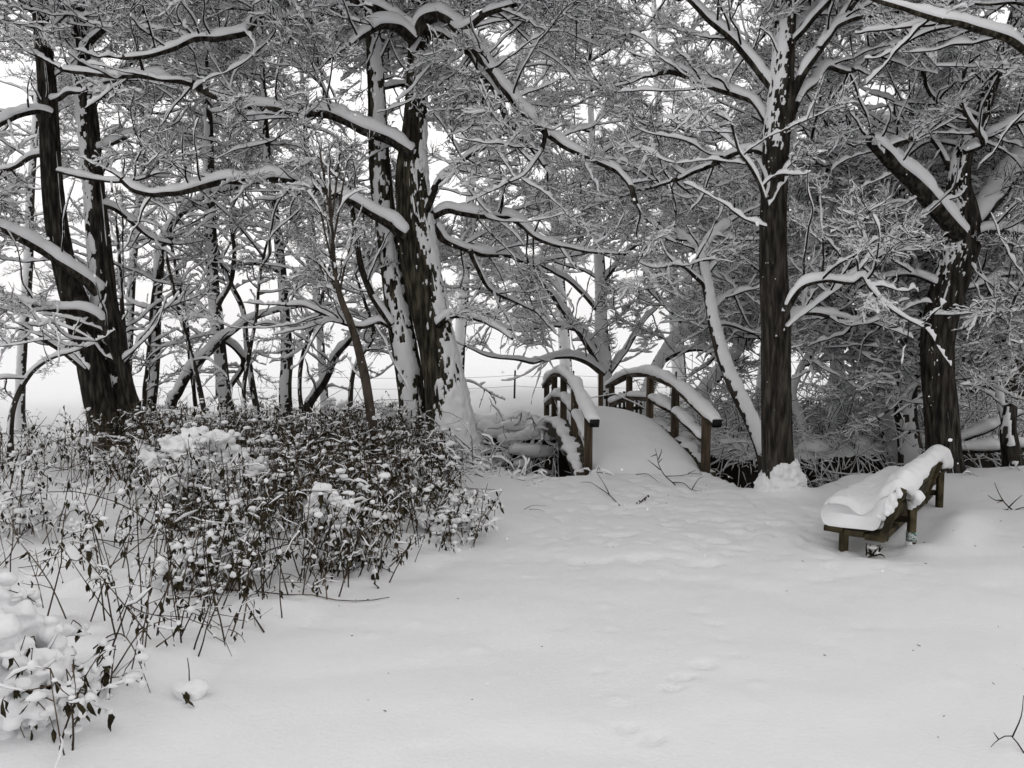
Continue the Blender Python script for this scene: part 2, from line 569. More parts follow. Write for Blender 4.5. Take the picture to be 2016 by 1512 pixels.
def height(x, y, fine=True):
    x, y = np.asarray(x, float), np.asarray(y, float)
    p = np.stack(np.broadcast_arrays(x, y, np.zeros_like(x)), axis=-1)
    wob = fbm(p * 1.9, 3, 21) * 0.10
    n_ = np.interp(x, LIPN[:, 0], LIPN[:, 1]) + wob
    f_ = np.interp(x, LIPF[:, 0], LIPF[:, 1]) + wob * 1.3
    wf = np.interp(x, WALLF[:, 0], WALLF[:, 1])
    dn = sstep(0, 0.34, y - n_)
    df = sstep(0, 1, (f_ - y) / wf)
    d = np.minimum(dn, df)
    z = -1.0 * d
    far = sstep(0, 3, y - f_)
    z = z + far * (-0.05)
    amp = 1 - 0.75 * d
    z = z + amp * (fbm(p * 0.35, 2, 31) * 0.045 + fbm(p * 1.1, 3, 32) * 0.020)
    near = 1 - sstep(11, 16, y)
    if fine:
        z = z + near * (fbm(p * 5, 3, 33) * 0.007 + fbm(p * 14, 2, 36) * 0.0025 + fbm(p * 2.2, 2, 37) * 0.012 + np.abs(fbm(p * np.array([0.9, 1.6, 1]), 2, 38)) * 0.035)
        # trodden snow on the way to the bridge
        tr = sstep(4.2, 5.6, y) * (1 - sstep(8.6, 9.3, y)) * sstep(-0.2, 0.6, x) * (1 - sstep(2.2, 3.2, x + (y - 6) * 0.2))
        z = z - tr * np.maximum(fbm(p * 9.5, 3, 34) + 0.05, 0) * 0.045
        # snow heaped among the withered plants
        ed = plant_edge(x, y)
        z = z + sstep(0.0, 0.5, ed) * near * (1 - d) * (0.05 + np.maximum(fbm(p * 2.8, 3, 35), -0.2) * 0.13)
    # the far field rolls gently
    ff = sstep(25, 80, y)
    z = z + ff * (fbm(p * 0.012, 2, 41) * 0.8 + fbm(p * 0.05, 2, 42) * 0.15)
    z = z - 0.055 * np.exp(-(((x - 2.62) / 0.40) ** 2 + ((y - 5.55) / 0.30) ** 2))
    z = z + 0.06 * np.exp(-(((x - 2.86) * 0.58 + (y - 5.50) * 0.81) / 0.13) ** 2 - (((x - 2.86) * 0.81 - (y - 5.50) * 0.58) / 0.16) ** 2)
    z = z + 0.09 * np.exp(-np.abs(((x - 3.45) * 0.58 + (y - 6.0) * 0.81) / 0.62) ** 3 - (((x - 3.45) * 0.81 - (y - 6.0) * 0.58) / 0.17) ** 2)
    for (fx, fy, fr, fh) in FEET:
        q = np.exp(-((x - fx) ** 2 + (y - fy) ** 2) / (fr * fr))
        z = z + q * fh
    return z


EDGE = np.array([[-30, 2.2], [-1.75, 2.55], [-1.5, 3.0], [-1.35, 3.55], [-0.9, 4.35], [-0.30, 5.35], [-0.22, 5.7], [-0.3, 30]])


def plant_edge(x, y):
    """about how far inside the patch of withered plants a point is, negative outside"""
    x, y = np.asarray(x, float), np.asarray(y, float)
    yb = np.interp(x, EDGE[:, 0], EDGE[:, 1])
    return np.minimum((y - yb) * 0.8, -0.25 - x + np.interp(y, [5, 7, 10], [0, -0.10, -0.35]))


def axis(a, b, step, lo, hi, grow=1.12):
    mid = np.arange(a, b, step)
    up, s = [], step
    v = b
    while v < hi:
        up.append(v)
        s *= grow
        v += s
    up.append(hi)
    dn, s = [], step
    v = a
    while v > lo:
        s *= grow
        v -= s
        dn.append(max(v, lo))
    return np.concatenate([dn[::-1], mid, up])


def build_ground():
    xs = axis(-6.0, 6.0, 0.032, -700, 700)
    ys = axis(2.0, 12.6, 0.028, -40, 900)
    X, Y = np.meshgrid(xs, ys)
    Z = height(X, Y)
    # footprints, half filled with new snow
    for (px, py, a, L) in ((1342, 1345, 0.5, .10), (1385, 1318, 0.5, .10), (1236, 1452, 0.3, .07), (1285, 1470, 0.4, .08), (1322, 1366, .5, .08), (1180, 1330, .3, .06), (1450, 1300, .4, .05)):
        g = at(px, py, 3)
        k = EYE / (EYE - g[2])
        gx, gy = g[0] * k, g[1] * k
        L *= 0.55
        u = (X - gx) * math.cos(a) + (Y - gy) * math.sin(a)
        v = -(X - gx) * math.sin(a) + (Y - gy) * math.cos(a)
        q = (u / L) ** 2 + (v / (L * 0.5)) ** 2
        Z -= 0.045 * np.exp(-q * q * 1.2) * (L / .055)
    # pits where drops and clots fell from the branches
    rp = np.random.default_rng(71)
    for i in range(110):
        gx, gy = rp.uniform(-1.6, 4.5), rp.uniform(2.6, 7.5)
        w, dp = rp.uniform(0.018, 0.05), rp.uniform(0.008, 0.02)
        ix = np.abs(xs - gx) < 0.2
        iy = np.abs(ys - gy) < 0.2
        q = ((X[np.ix_(iy, ix)] - gx) ** 2 + (Y[np.ix_(iy, ix)] - gy) ** 2) / (w * w)
        Z[np.ix_(iy, ix)] += (-dp * np.exp(-q) + 0.35 * dp * np.exp(-q / 3)) * (1 if i % 3 else -1.2)
    zx = np.gradient(Z, axis=1) / np.gradient(xs)[None, :]
    zy = np.gradient(Z, axis=0) / np.gradient(ys)[:, None]
    sl = np.hypot(zx, zy)
    P = np.stack([X, Y, Z], axis=-1)
    soil = sstep(0.75, 1.3, sl) * (Z < -0.10) * (1 - sstep(-0.16, -0.06, Z))
    soil = soil * (Y < 15) * 0.95 - 0.0
    mb = MB()
    mb.add(P, grid_faces(len(ys), len(xs), closed=False))
    o = mb.obj('snow_ground', ground_m)
    at_ = o.data.attributes.new('soil', 'FLOAT', 'POINT')
    at_.data.foreach_set('value', soil.ravel().astype(np.float32))
    o['kind'] = 'structure'
    return o


build_ground()


def gz(x, y):
    return float(height(np.array([x]), np.array([y]))[0])


mb = MB()
wx = np.linspace(-14, 12, 60)
n_ = np.interp(wx, LIPN[:, 0], LIPN[:, 1]) + 0.1
f_ = np.interp(wx, LIPF[:, 0], LIPF[:, 1]) - 0.1
wy = np.stack([n_, f_], axis=1)
V = np.stack([np.repeat(wx[:, None], 2, 1), wy, np.full((60, 2), -0.90)], axis=-1)
mb.add(V, grid_faces(60, 2, closed=False))
o = mb.obj('stream_water', water_m)
o['kind'] = 'structure'

# ------------------------------------------------------------------ twigs
rng = np.random.default_rng(7)


def walk(start, d, L, n, rg, wob=0.25, lift=0.0):
    """N wandering lines; start (N,3) d (N,3) L (N,)"""
    N = len(start)
    P = np.zeros((N, n, 3))
    P[:, 0] = start
    d = nrm(d)
    for i in range(1, n):
        d = nrm(d + rg.normal(0, wob, (N, 3)) + np.array([0, 0, lift]))
        P[:, i] = P[:, i - 1] + d * (L / (n - 1))[:, None]
    return P


def make_spray(seed, snow=1.0, bare=0.15, droop=0.0, cones=10, clumps=5, ns=13, m_=3, thick=1.0):
    """one snow laden spray of twigs, about a metre long, growing along +x"""
    rg = np.random.default_rng(seed)
    mb = MB()
    n = 7
    main = walk(np.zeros((1, 3)), np.array([[1.0, 0, 0.12 - droop]]), np.array([1.0]), n, rg, 0.15, 0.02 - droop * 0.3)
    allP, allR, allW = [], [], []
    t = np.sort(rg.uniform(0.08, 0.97, ns))
    idx = t * (n - 1)
    i0 = np.minimum(idx.astype(int), n - 2)
    fr = (idx - i0)[:, None]
    st = main[0, i0] * (1 - fr) + main[0, i0 + 1] * fr
    sgn = np.where(np.arange(ns) % 2 == 0, 1, -1)
    an = np.radians(rg.uniform(25, 85, ns)) * sgn
    D = np.stack([np.cos(an), np.sin(an), rg.uniform(-0.45, 0.65, ns)], axis=-1)
    L1 = rg.uniform(0.18, 0.58, ns) * (1.15 - 0.6 * t)
    A = walk(st, D, L1, 5, rg, 0.20, 0.05 - droop * 0.2)
    s2 = np.repeat(np.arange(ns), m_)
    t2 = rg.uniform(0.2, 0.95, ns * m_) * 4
    j = np.minimum(t2.astype(int), 3)
    f2 = (t2 - j)[:, None]
    st2 = A[s2, j] * (1 - f2) + A[s2, j + 1] * f2
    dd = nrm(A[s2, j + 1] - A[s2, j])
    a2 = np.radians(rg.uniform(30, 75, ns * m_)) * np.where(rg.random(ns * m_) < 0.5, 1, -1)
    D2 = np.stack([dd[:, 0] * np.cos(a2) - dd[:, 1] * np.sin(a2), dd[:, 0] * np.sin(a2) + dd[:, 1] * np.cos(a2), dd[:, 2] + rg.uniform(-0.35, 0.55, ns * m_)], axis=-1)
    B = walk(st2, D2, rg.uniform(0.07, 0.28, ns * m_), 5, rg, 0.23, 0.03)
    Rm = np.linspace(0.0105, 0.0050, n)[None] * thick
    Ra = thick * np.linspace(0.0075, 0.0042, 5)[None].repeat(ns, 0)
    Rb = thick * np.linspace(0.0050, 0.0032, 5)[None].repeat(ns * m_, 0)
    main, Rm = refine(main, Rm)
    A, Ra = refine(A, Ra)
    B, Rb = refine(B, Rb)
    batch_tubes(mb, main, Rm, 4)
    batch_tubes(mb, A, Ra, 3)
    batch_tubes(mb, B, Rb, 3)
    batch_snow(mb, main, Rm, 0.013 * snow, 0.024 * snow, rg, gap=bare + 0.1)
    batch_snow(mb, A, Ra, 0.010 * snow, 0.018 * snow, rg, gap=bare + 0.2)
    batch_snow(mb, B, Rb, 0.008 * snow, 0.013 * snow, rg, gap=bare + 0.35)
    # bare dark twigs that hold no snow
    src = np.concatenate([A.reshape(-1, 3), B.reshape(-1, 3)])
    nb_ = 24
    E = walk(src[rg.choice(len(src), nb_)], rg.normal(0, 1, (nb_, 3)) * np.array([1, 1, 0.8]) + np.array([0.4, 0, 0.15]), rg.uniform(0.08, 0.30, nb_), 5, rg, 0.20, 0.03)
    batch_tubes(mb, E, thick * np.linspace(0.0042, 0.0026, 5)[None].repeat(nb_, 0), 3)
    pts = np.concatenate([A[:, 1:6].reshape(-1, 3), main[0, 1:]])
    ch = rg.choice(len(pts), clumps, replace=False)
    rr = np.stack([rg.uniform(0.016, 0.06, clumps), rg.uniform(0.014, 0.04, clumps), rg.uniform(0.012, 0.034, clumps)], axis=-1) * snow ** 0.5
    batch_blobs(mb, pts[ch] + np.array([0, 0, 0.012]), rr, rg, 2, 1, 0.5)
    # hanging cones and shrivelled leaves
    if cones:
        tip = B[rg.choice(len(B), cones), -1]
        cp = walk(tip, np.tile([0, 0, -1.0], (cones, 1)) + rg.normal(0, 0.3, (cones, 3)), rg.uniform(0.02, 0.05, cones), 3, rg, 0.1)
        batch_tubes(mb, cp, np.tile([0.003, 0.008, 0.003], (cones, 1)), 4)
    return mb


def hidden_source(name, mb, mats):
    return bpy.data.objects.new(name, mb.mesh(name, mats))


SPRAYS = [hidden_source('twig_spray', make_spray(100 + i, snow=1.0 + 0.25 * (i % 3), droop=0.1 * (i % 2), clumps=9 + 3 * (i % 3), ns=16, m_=4), [twig_m, snow_twig]) for i in range(6)]
LIGHT = [hidden_source('light_twig_spray', make_spray(200 + i, snow=0.8, bare=0.35, clumps=5, cones=18, ns=15, m_=4), [twig_m, snow_twig]) for i in range(4)]
FROST = [hidden_source('frosted_twig_spray', make_spray(300 + i, snow=0.9, bare=0.05, clumps=4, cones=0, droop=0.05, ns=17, m_=4, thick=1.1), [twig_m, snow_twig]) for i in range(4)]


def scatter_group(name, srcs):
    g = bpy.data.node_groups.new(name, 'GeometryNodeTree')
    g.interface.new_socket('Geometry', in_out='INPUT', socket_type='NodeSocketGeometry')
    g.interface.new_socket('Geometry', in_out='OUTPUT', socket_type='NodeSocketGeometry')
    N = g.nodes
    gi, go = N.new('NodeGroupInput'), N.new('NodeGroupOutput')
    g2i = N.new('GeometryNodeGeometryToInstance')
    for s in srcs:
        oi = N.new('GeometryNodeObjectInfo')
        oi.inputs['Object'].default_value = s
        g.links.new(oi.outputs['Geometry'], g2i.inputs[0])
    iop = N.new('GeometryNodeInstanceOnPoints')
    iop.inputs['Pick Instance'].default_value = True

    def attr(nm, typ):
        a = N.new('GeometryNodeInputNamedAttribute')
        a.data_type = typ
        a.inputs['Name'].default_value = nm
        return [x for x in a.outputs if x.enabled and x.name == 'Attribute'][0]
    e2r = N.new('FunctionNodeEulerToRotation')
    g.links.new(attr('rot', 'FLOAT_VECTOR'), e2r.inputs[0])
    g.links.new(gi.outputs[0], iop.inputs['Points'])
    g.links.new(g2i.outputs[0], iop.inputs['Instance'])
    g.links.new(attr('idx', 'INT'), iop.inputs['Instance Index'])
    g.links.new(e2r.outputs[0], iop.inputs['Rotation'])
    g.links.new(attr('scl', 'FLOAT'), iop.inputs['Scale'])
    g.links.new(iop.outputs[0], go.inputs[0])
    return g


GROUPS = {'heavy': scatter_group('heavy sprays', SPRAYS), 'light': scatter_group('light sprays', LIGHT), 'frost': scatter_group('frosted sprays', FROST)}
NSRC = {'heavy': len(SPRAYS), 'light': len(LIGHT), 'frost': len(FROST)}


def crown_object(name, parent, pts, dirs, scl, kindname, rg):
    base = np.array(BASE[parent.name])
    me = bpy.data.meshes.new(name)
    me.vertices.add(len(pts))
    me.vertices.foreach_set('co', (pts - base).astype(np.float32).ravel())
    yaw = np.arctan2(dirs[:, 1], dirs[:, 0])
    pit = -np.arcsin(np.clip(dirs[:, 2], -0.8, 0.8)) * 0.7
    rol = rg.normal(0, 0.25, len(pts))
    rot = np.stack([rol, pit, yaw], axis=-1)
    a = me.attributes.new('rot', 'FLOAT_VECTOR', 'POINT')
    a.data.foreach_set('vector', rot.astype(np.float32).ravel())
    a = me.attributes.new('scl', 'FLOAT', 'POINT')
    a.data.foreach_set('value', scl.astype(np.float32))
    a = me.attributes.new('idx', 'INT', 'POINT')
    a.data.foreach_set('value', rg.integers(0, NSRC[kindname], len(pts)).astype(np.int32))
    o = bpy.data.objects.new(name, me)
    C.objects.link(o)
    o.parent = parent
    BASE[o.name] = tuple(base)
    md = o.modifiers.new('twigs', 'NODES')
    md.node_group = GROUPS[kindname]
    o['kind'] = 'stuff'
    return o


COUNT = {'sprays': 0}
CELL = 8
VIEW_Y = np.zeros((1512 // CELL + 60, 2016 // CELL + 60))      # how far the bare wood stands, where bare wood shows
VIEW_P = np.zeros_like(VIEW_Y)
OPEN = []                                                      # gaps in the crowns: (x0, x1, y0, y1, share of sprays missing)


def bare_wood(poly, share, grow=1.0, pad=6):
    q = catmull(poly, 0.06)
    px, py = project(q[:, :3])
    rp = q[:, 3] * F / q[:, 1] * grow + pad
    for x, y, r_, d in zip(px, py, rp, q[:, 1]):
        for gx in range(int((x - r_) // CELL), int((x + r_) // CELL) + 1):
            for gy in range(int((y - r_) // CELL), int((y + r_) // CELL) + 1):
                if -30 <= gx < 2016 // CELL + 30 and -30 <= gy < 1512 // CELL + 30:
                    VIEW_Y[gy + 30, gx + 30] = max(VIEW_Y[gy + 30, gx + 30], d)
                    VIEW_P[gy + 30, gx + 30] = max(VIEW_P[gy + 30, gx + 30], share)


def hides(p, rg):
    """the photograph shows bare wood or open air there, so no twigs grew in front of it"""
    x, y = project(p)
    gx = np.clip((x // CELL).astype(int) + 30, 0, VIEW_Y.shape[1] - 1)
    gy = np.clip((y // CELL).astype(int) + 30, 0, VIEW_Y.shape[0] - 1)
    r_ = rg.random(len(p))
    bad = (p[:, 1] < VIEW_Y[gy, gx] - 0.03) & (r_ < VIEW_P[gy, gx])
    for x0, x1, y0, y1, sh in OPEN:
        bad |= (x > x0) & (x < x1) & (y > y0) & (y < y1) & (r_ < sh)
    return bad


LATER = []


def dress(parent, limbs, rg, gap=0.16, length=(0.5, 1.5), spray=(0.45, 0.85), kindname='heavy', start=0.12, snow=0.022, per=2.0, up=0.25, bmat=None, flatten=1.0, skip=None):
    """side branches along limbs, and sprays of twigs along the side branches"""
    S, D, L, R = [], [], [], []
    for poly in limbs:
        q = catmull(poly, 0.05)
        p, r = q[:, :3], q[:, 3]
        if len(p) < 4:
            continue
        T = nrm(np.gradient(p, axis=0))
        tot = len(p) * 0.05
        k = max(1, int(tot / gap))
        t = start + (1 - start) * rg.random(k)
        i = np.minimum((t * (len(p) - 1)).astype(int), len(p) - 1)
        T_ = T[i]
        az = rg.normal(0, 1, (k, 3)) * np.array([1, 1, 0.6 * flatten])
        side = nrm(az - T_ * (az * T_).sum(1, keepdims=True))
        d = nrm(T_ * rg.uniform(0.1, 0.8, (k, 1)) + side + np.array([0, 0, up]) * rg.uniform(0.2, 1.4, (k, 1)))
        S.append(p[i])
        D.append(d)
        L.append(rg.uniform(*length, k) * (1.1 - 0.45 * t))
        R.append(np.minimum(r[i] * 0.5, 0.012))
        # the tip itself
        S.append(p[-1:])
        D.append(T[-1:])
        L.append(np.array([length[0]]))
        R.append(np.minimum(r[-1:] * 0.8, 0.014))
    S, D, L, R = np.concatenate(S), np.concatenate(D), np.concatenate(L), np.concatenate(R)
    if skip is not None:
        keep = ~skip(S)
        S, D, L, R = S[keep], D[keep], L[keep], R[keep]
    n = 7
    P = walk(S, D, L, n, rg, 0.16, 0.015)
    RR = np.maximum(R[:, None] * np.linspace(1, 0.35, n)[None], 0.0035)
    mb = MB()
    P2, R2 = refine(P, RR)
    P2, R2 = refine(P2, R2)
    P2 = P2 + fbm(P2 * 6, 2, 3)[..., None] * 0.008
    batch_tubes(mb, P2, R2, 5, 0)
    batch_snow(mb, P2, R2, 0.016 * snow / 0.035, snow, rg, 1, 0.22, 6)
    o = mb.obj('branch_tangle', [bmat or twig_m, snow_twig], parent)
    o['kind'] = 'stuff'
    # sprays
    m = np.maximum(2, (L * per / 0.28).astype(int))
    own = np.repeat(np.arange(len(L)), m)
    t = rg.uniform(0.15, 1.0, len(own))
    x = t * (n - 1)
    j = np.minimum(x.astype(int), n - 2)
    f = (x - j)[:, None]
    pts = P[own, j] * (1 - f) + P[own, j + 1] * f
    dd = nrm(P[own, j + 1] - P[own, j])
    a = np.radians(rg.uniform(15, 70, len(own))) * np.where(rg.random(len(own)) < 0.5, 1, -1)
    dirs = np.stack([dd[:, 0] * np.cos(a) - dd[:, 1] * np.sin(a), dd[:, 0] * np.sin(a) + dd[:, 1] * np.cos(a), dd[:, 2] * 0.7 + rg.normal(0.0, 0.22, len(own))], axis=-1)
    dirs = nrm(dirs)
    scl = rg.uniform(*spray, len(own))
    if skip is not None:
        tipp = pts + dirs * scl[:, None] * 0.7
        keep = ~(skip(pts) | skip(tipp) | hides(tipp, rg) | hides(pts + dirs * scl[:, None] * 0.4, rg))
        pts, dirs, scl = pts[keep], dirs[keep], scl[keep]
    COUNT['sprays'] += len(pts)
    crown_object('crown', parent, pts, dirs, scl, kindname, rg)


def px_poly(rows, Y, Yend=None, rs=1.0):
    """photograph pixels (x, y, radius in pixels) at distance Y (to Yend) -> rows of x y z r"""
    rows = [tuple(r) for r in rows]
    o = []
    n = len(rows)
    # rows without a radius take it between their neighbours
    R = [r[2] if len(r) > 2 else None for r in rows]
    k = [i for i in range(n) if R[i] is not None]
    R = np.interp(range(n), k, [R[i] for i in k])
    for i, r in enumerate(rows):
        y = Y if Yend is None else Y + (Yend - Y) * i / max(1, n - 1)
        p = at(r[0], r[1], y)
        o.append([*p, R[i] * rs * y / F])
    return np.array(o)


def root_down(poly, z):
    """carry a trunk's foot down to height z"""
    p = poly[0].copy()
    if p[2] > z:
        q = p.copy()
        q[2] = z
        q[3] *= 1.12
        poly = np.vstack([q, poly])
    return poly


def in_view_gap(p):
    return np.zeros(len(p), bool)


def project(p):
    d = p - np.array([0, 0, EYE])
    z = d @ FW
    return 1008 + F * d[:, 0] / z, 756 - F * (d @ UPV) / z


def clear_of_bridge(p):
    """branches there were cut back: nothing hangs over the footbridge and the way to it, nor close in front of the camera"""
    x, y, z = p[:, 0], p[:, 1], p[:, 2]
    way = (x > -0.3) & (x < 2.6) & (y < 13.5) & (z < 1.75)
    near = (y < 4.0) & (z < 4.2)
    bench = (x > 1.8) & (x < 4.6) & (y < 8) & (z < 1.3)
    low = (z < 0.25)
    return way | near | bench | low


def knotty(poly):
    """small bends and kinks along a limb"""
    q = catmull(poly, 0.14)
    s = np.arange(len(q)) * 0.14
    ramp = np.minimum(1, s / 0.3)[:, None]
    c = np.stack([s * 2.6, np.full(len(q), poly[0, 0] * 9.7), np.full(len(q), poly[0, 2] * 5.1)], axis=-1)
    d = np.stack([fbm(c, 3, 61), fbm(c, 3, 62), fbm(c, 3, 63)], axis=-1)
    q[:, :3] += d * ramp * np.clip(q[:, 3:4] * 1.2, 0.012, 0.035)
    q[:, 3] *= 1 + 0.18 * fbm(c * 1.7, 2, 64)
    return q


def build_tree(name, label, trunks, limbs, rg, bark=bark_m, limb_bark=None, group=None, cat='tree', plast=None, k=28, dressing=None, free=None, snow_t=0.052, extra=None, bare=0.0):
    p0 = trunks[0][0]
    limbs = [knotty(np.column_stack([q[:, :3], q[:, 3] * 0.80])) for q in limbs]
    free = [knotty(q) for q in (free or [])]
    t = thing(name, label, cat, (p0[0], p0[1], p0[2]), group)
    tubes = []
    for i, tr in enumerate(trunks):
        m1 = MB()
        tu = bark_tube(m1, tr, k, 0.026 if tr[0, 3] > 0.08 else 0.05)
        o = m1.obj('trunk', bark, t)
        tubes.append(tu)
        m2 = MB()
        pl = (plast or {}).get(i)
        if pl:
            plaster(m2, tu, **pl)
        limb_snow(m2, tr, thick=snow_t * 0.9, seed=i + 11, minhf=0.35)
        if m2.n:
            m2.obj('trunk_snow', snow_m, o)
    for i, lm in enumerate(list(limbs) + list(free or [])):
        m1 = MB()
        bark_tube(m1, lm, 12 if lm[0, 3] > 0.03 else 8, 0.06, 0.05)
        o = m1.obj('limb', limb_bark or bark, t)
        m2 = MB()
        limb_snow(m2, lm, thick=snow_t * (0.9 if lm[0, 3] > 0.03 else 0.7), seed=i * 3 + int(abs(p0[0]) * 10))
        if m2.n:
            m2.obj('limb_snow', snow_m, o)
    if dressing:
        src = list(limbs) + list(free or []) + [tr[int(len(tr) * 0.55):] for tr in trunks] + list(extra or [])
        LATER.append((t, src, rg, dressing))
    if bare:
        for tr in trunks:
            bare_wood(tr, bare, 1.0, 8)
        for lm in limbs:
            bare_wood(lm, bare * (0.6 if lm[0, 3] > 0.04 else 0.3), 1.2, 5)
    return t


def added_shade_limbs(trunk, rg, n, zlo, zhi, L=(3.2, 5.2), az=-1.57):
    """long unseen limbs added above the frame to shade the snow of the path"""
    q = catmull(trunk, 0.08)
    out_ = []
    for i in range(n):
        zz = zlo + (zhi - zlo) * (i + rg.random()) / n
        p = q[int(np.argmin(np.abs(q[:, 2] - zz)))]
        a = az + rg.normal(0, 0.55)
        d = np.array([[math.cos(a), math.sin(a), rg.uniform(0.15, 0.5)]])
        w = walk(p[None, :3], d, np.array([rg.uniform(*L)]), 9, rg, 0.10, -0.01)[0]
        w[:, 2] = np.maximum(w[:, 2], 4.7)
        w[0, 2] = p[2]
        out_.append(np.hstack([w, np.linspace(min(0.055, p[3] * 0.8), 0.012, 9)[:, None]]))
    return out_


def free_limbs(trunk, rg, n, zlo, zhi, L=(1.6, 3.2), r=0.035, rise=0.5, away=None):
    """limbs that are not traced: they leave the trunk at random and sweep outwards and up"""
    q = catmull(trunk, 0.08)
    z = q[:, 2]
    out_ = []
    for i in range(n):
        zz = zlo + (zhi - zlo) * (i + rg.random()) / n
        j = int(np.argmin(np.abs(z - zz)))
        p = q[j]
        a = rg.uniform(0, 2 * np.pi)
        if away is not None and rg.random() < 0.65:
            a = away + rg.normal(0, 0.8)
        d = np.array([[math.cos(a), math.sin(a), rise * rg.uniform(0.4, 1.5)]])
        ln = rg.uniform(*L)
        w = walk(p[None, :3], d, np.array([ln]), 8, rg, 0.17, -0.03)[0]
        rr = np.linspace(min(r * rg.uniform(0.8, 1.3), p[3] * 0.7), 0.010, 8)
        out_.append(np.hstack([w, rr[:, None]]))
    return out_


# ------------------------------------------------------------------ the traced trees
def PX(rows, Y, Yend=None):
    return px_poly(rows, Y, Yend)


# --- the big double trunked tree left of the bridge
Y = 9.6
tr1 = root_down(PX([(892, 925, 58), (887, 880, 50), (880, 800, 42), (864, 700, 36), (851, 640, 35), (834, 560, 36), (821, 490, 36), (817, 430, 35), (810, 340, 30), (815, 270, 24), (820, 180, 20), (824, 90, 19), (830, -20, 17), (835, -150, 15), (845, -330, 11), (850, -500, 7)], Y), -0.1)
tr2 = root_down(PX([(826, 915, 32), (818, 840, 27), (806, 740, 25), (788, 640, 24), (772, 540, 21), (760, 440, 20), (750, 360, 21), (745, 290, 19), (742, 200, 17), (737, 100, 15), (730, 0, 13), (715, -150, 13), (700, -330, 7)], 9.85), -0.1)
LB = [
    PX([(800, 462, 17), (770, 440, 16), (740, 422), (700, 398), (650, 372), (600, 357), (540, 350, 13), (450, 352), (400, 366), (350, 377), (300, 380, 10), (258, 370), (238, 352, 8)], 9.25, 8.7),
    PX([(812, 300, 17), (770, 275, 16), (730, 258), (690, 240), (640, 217), (590, 222, 13), (540, 212), (490, 206), (440, 194), (400, 178), (370, 161, 10), (320, 155), (280, 150), (230, 148), (170, 143), (120, 136, 6)], 9.4, 8.4),
    PX([(815, 60, 16), (760, 20), (700, 2, 14), (655, 12), (620, 36), (560, 40), (505, 36), (480, 62, 11), (430, 72), (380, 74), (340, 92), (290, 106), (240, 112, 6)], 9.3, 8.3),
    PX([(822, 70, 20), (835, 35, 19), (865, 22), (895, 38), (925, 72), (948, 105, 15), (968, 135), (990, 165), (1012, 190), (1030, 218), (1055, 240), (1082, 262, 11), (1110, 285), (1145, 302), (1180, 318), (1215, 336), (1238, 362), (1250, 400, 6)], 9.3, 8.3),
    PX([(818, 110, 15), (845, 62, 15), (872, 66), (902, 88), (935, 110, 12), (955, 145), (985, 185), (1000, 235), (1040, 280), (1075, 330, 5)], 9.45, 9.0),
    PX([(850, 425, 13), (880, 412, 12), (920, 418), (970, 424), (1010, 428), (1032, 442), (1060, 466, 8), (1100, 482), (1165, 494, 5), (1220, 500, 3)], 9.6, 9.1),
    PX([(852, 440, 11), (872, 466, 10), (905, 485), (950, 498), (1000, 500, 7), (1045, 520), (1090, 508), (1150, 500, 3)], 9.6, 10.4),
    PX([(925, 492, 7), (942, 530), (958, 562), (985, 582), (1015, 594), (1050, 612, 3)], 9.8, 10.4),
    PX([(838, 415, 10), (855, 375, 9), (872, 345), (895, 325), (930, 300), (960, 290, 4)], 9.5, 9.2),
    PX([(772, 640, 9), (745, 605, 9), (722, 560), (706, 500), (697, 450), (690, 400, 5)], 9.7, 9.4),
    PX([(775, 645, 10), (750, 632, 9), (715, 642), (680, 638), (640, 620), (600, 602), (560, 600, 4)], 9.75, 9.6),
    PX([(862, 640, 11), (885, 622, 10), (920, 620), (955, 632), (985, 648), (1010, 668, 3)], 9.4, 9.0),
    PX([(818, 80, 18), (785, 48, 16), (755, 44), (725, 62, 10), (690, 90, 6)], 9.3, 8.9),
    PX([(1075, 255, 6), (1068, 290), (1050, 320), (1030, 345), (1000, 360, 3)], 8.6, 8.4),
    PX([(870, 20, 12), (905, 60), (950, 30), (1000, 10), (1060, -10), (1130, -30, 6)], 9.2, 8.6),
]
rg = np.random.default_rng(11)
fl = free_limbs(tr1, rg, 9, 5.6, 9.0, (1.8, 3.4)) + free_limbs(tr2, rg, 7, 4.4, 8.0, (1.6, 3.0), 0.03, 0.4) + added_shade_limbs(tr1, rg, 6, 5.0, 7.8, (3.5, 6.0), -1.2)
build_tree('old_alder_tree', 'tall thick double-trunked tree left of the bridge with long snowy limbs', [tr1, tr2], LB, rg, bark=bark_g, limb_bark=bark_m,
           plast={0: dict(side=(0.9, -0.15, 0), cover=-0.40, amount=0.030, seed=2, sharp=0.55, zfade=lambda z: 0.75 * (1 - sstep(0.05, 1.0, z)) + 0.15 * (1 - sstep(1.0, 2.0, z))),
                  1: dict(side=(0.2, -0.95, 0), cover=-0.56, amount=0.022, seed=5, sharp=0.75, fine=7)},
           k=110, dressing=dict(gap=0.16, length=(0.5, 1.5), spray=(0.4, 0.8), per=0.82, start=0.2), free=fl, bare=0.88)

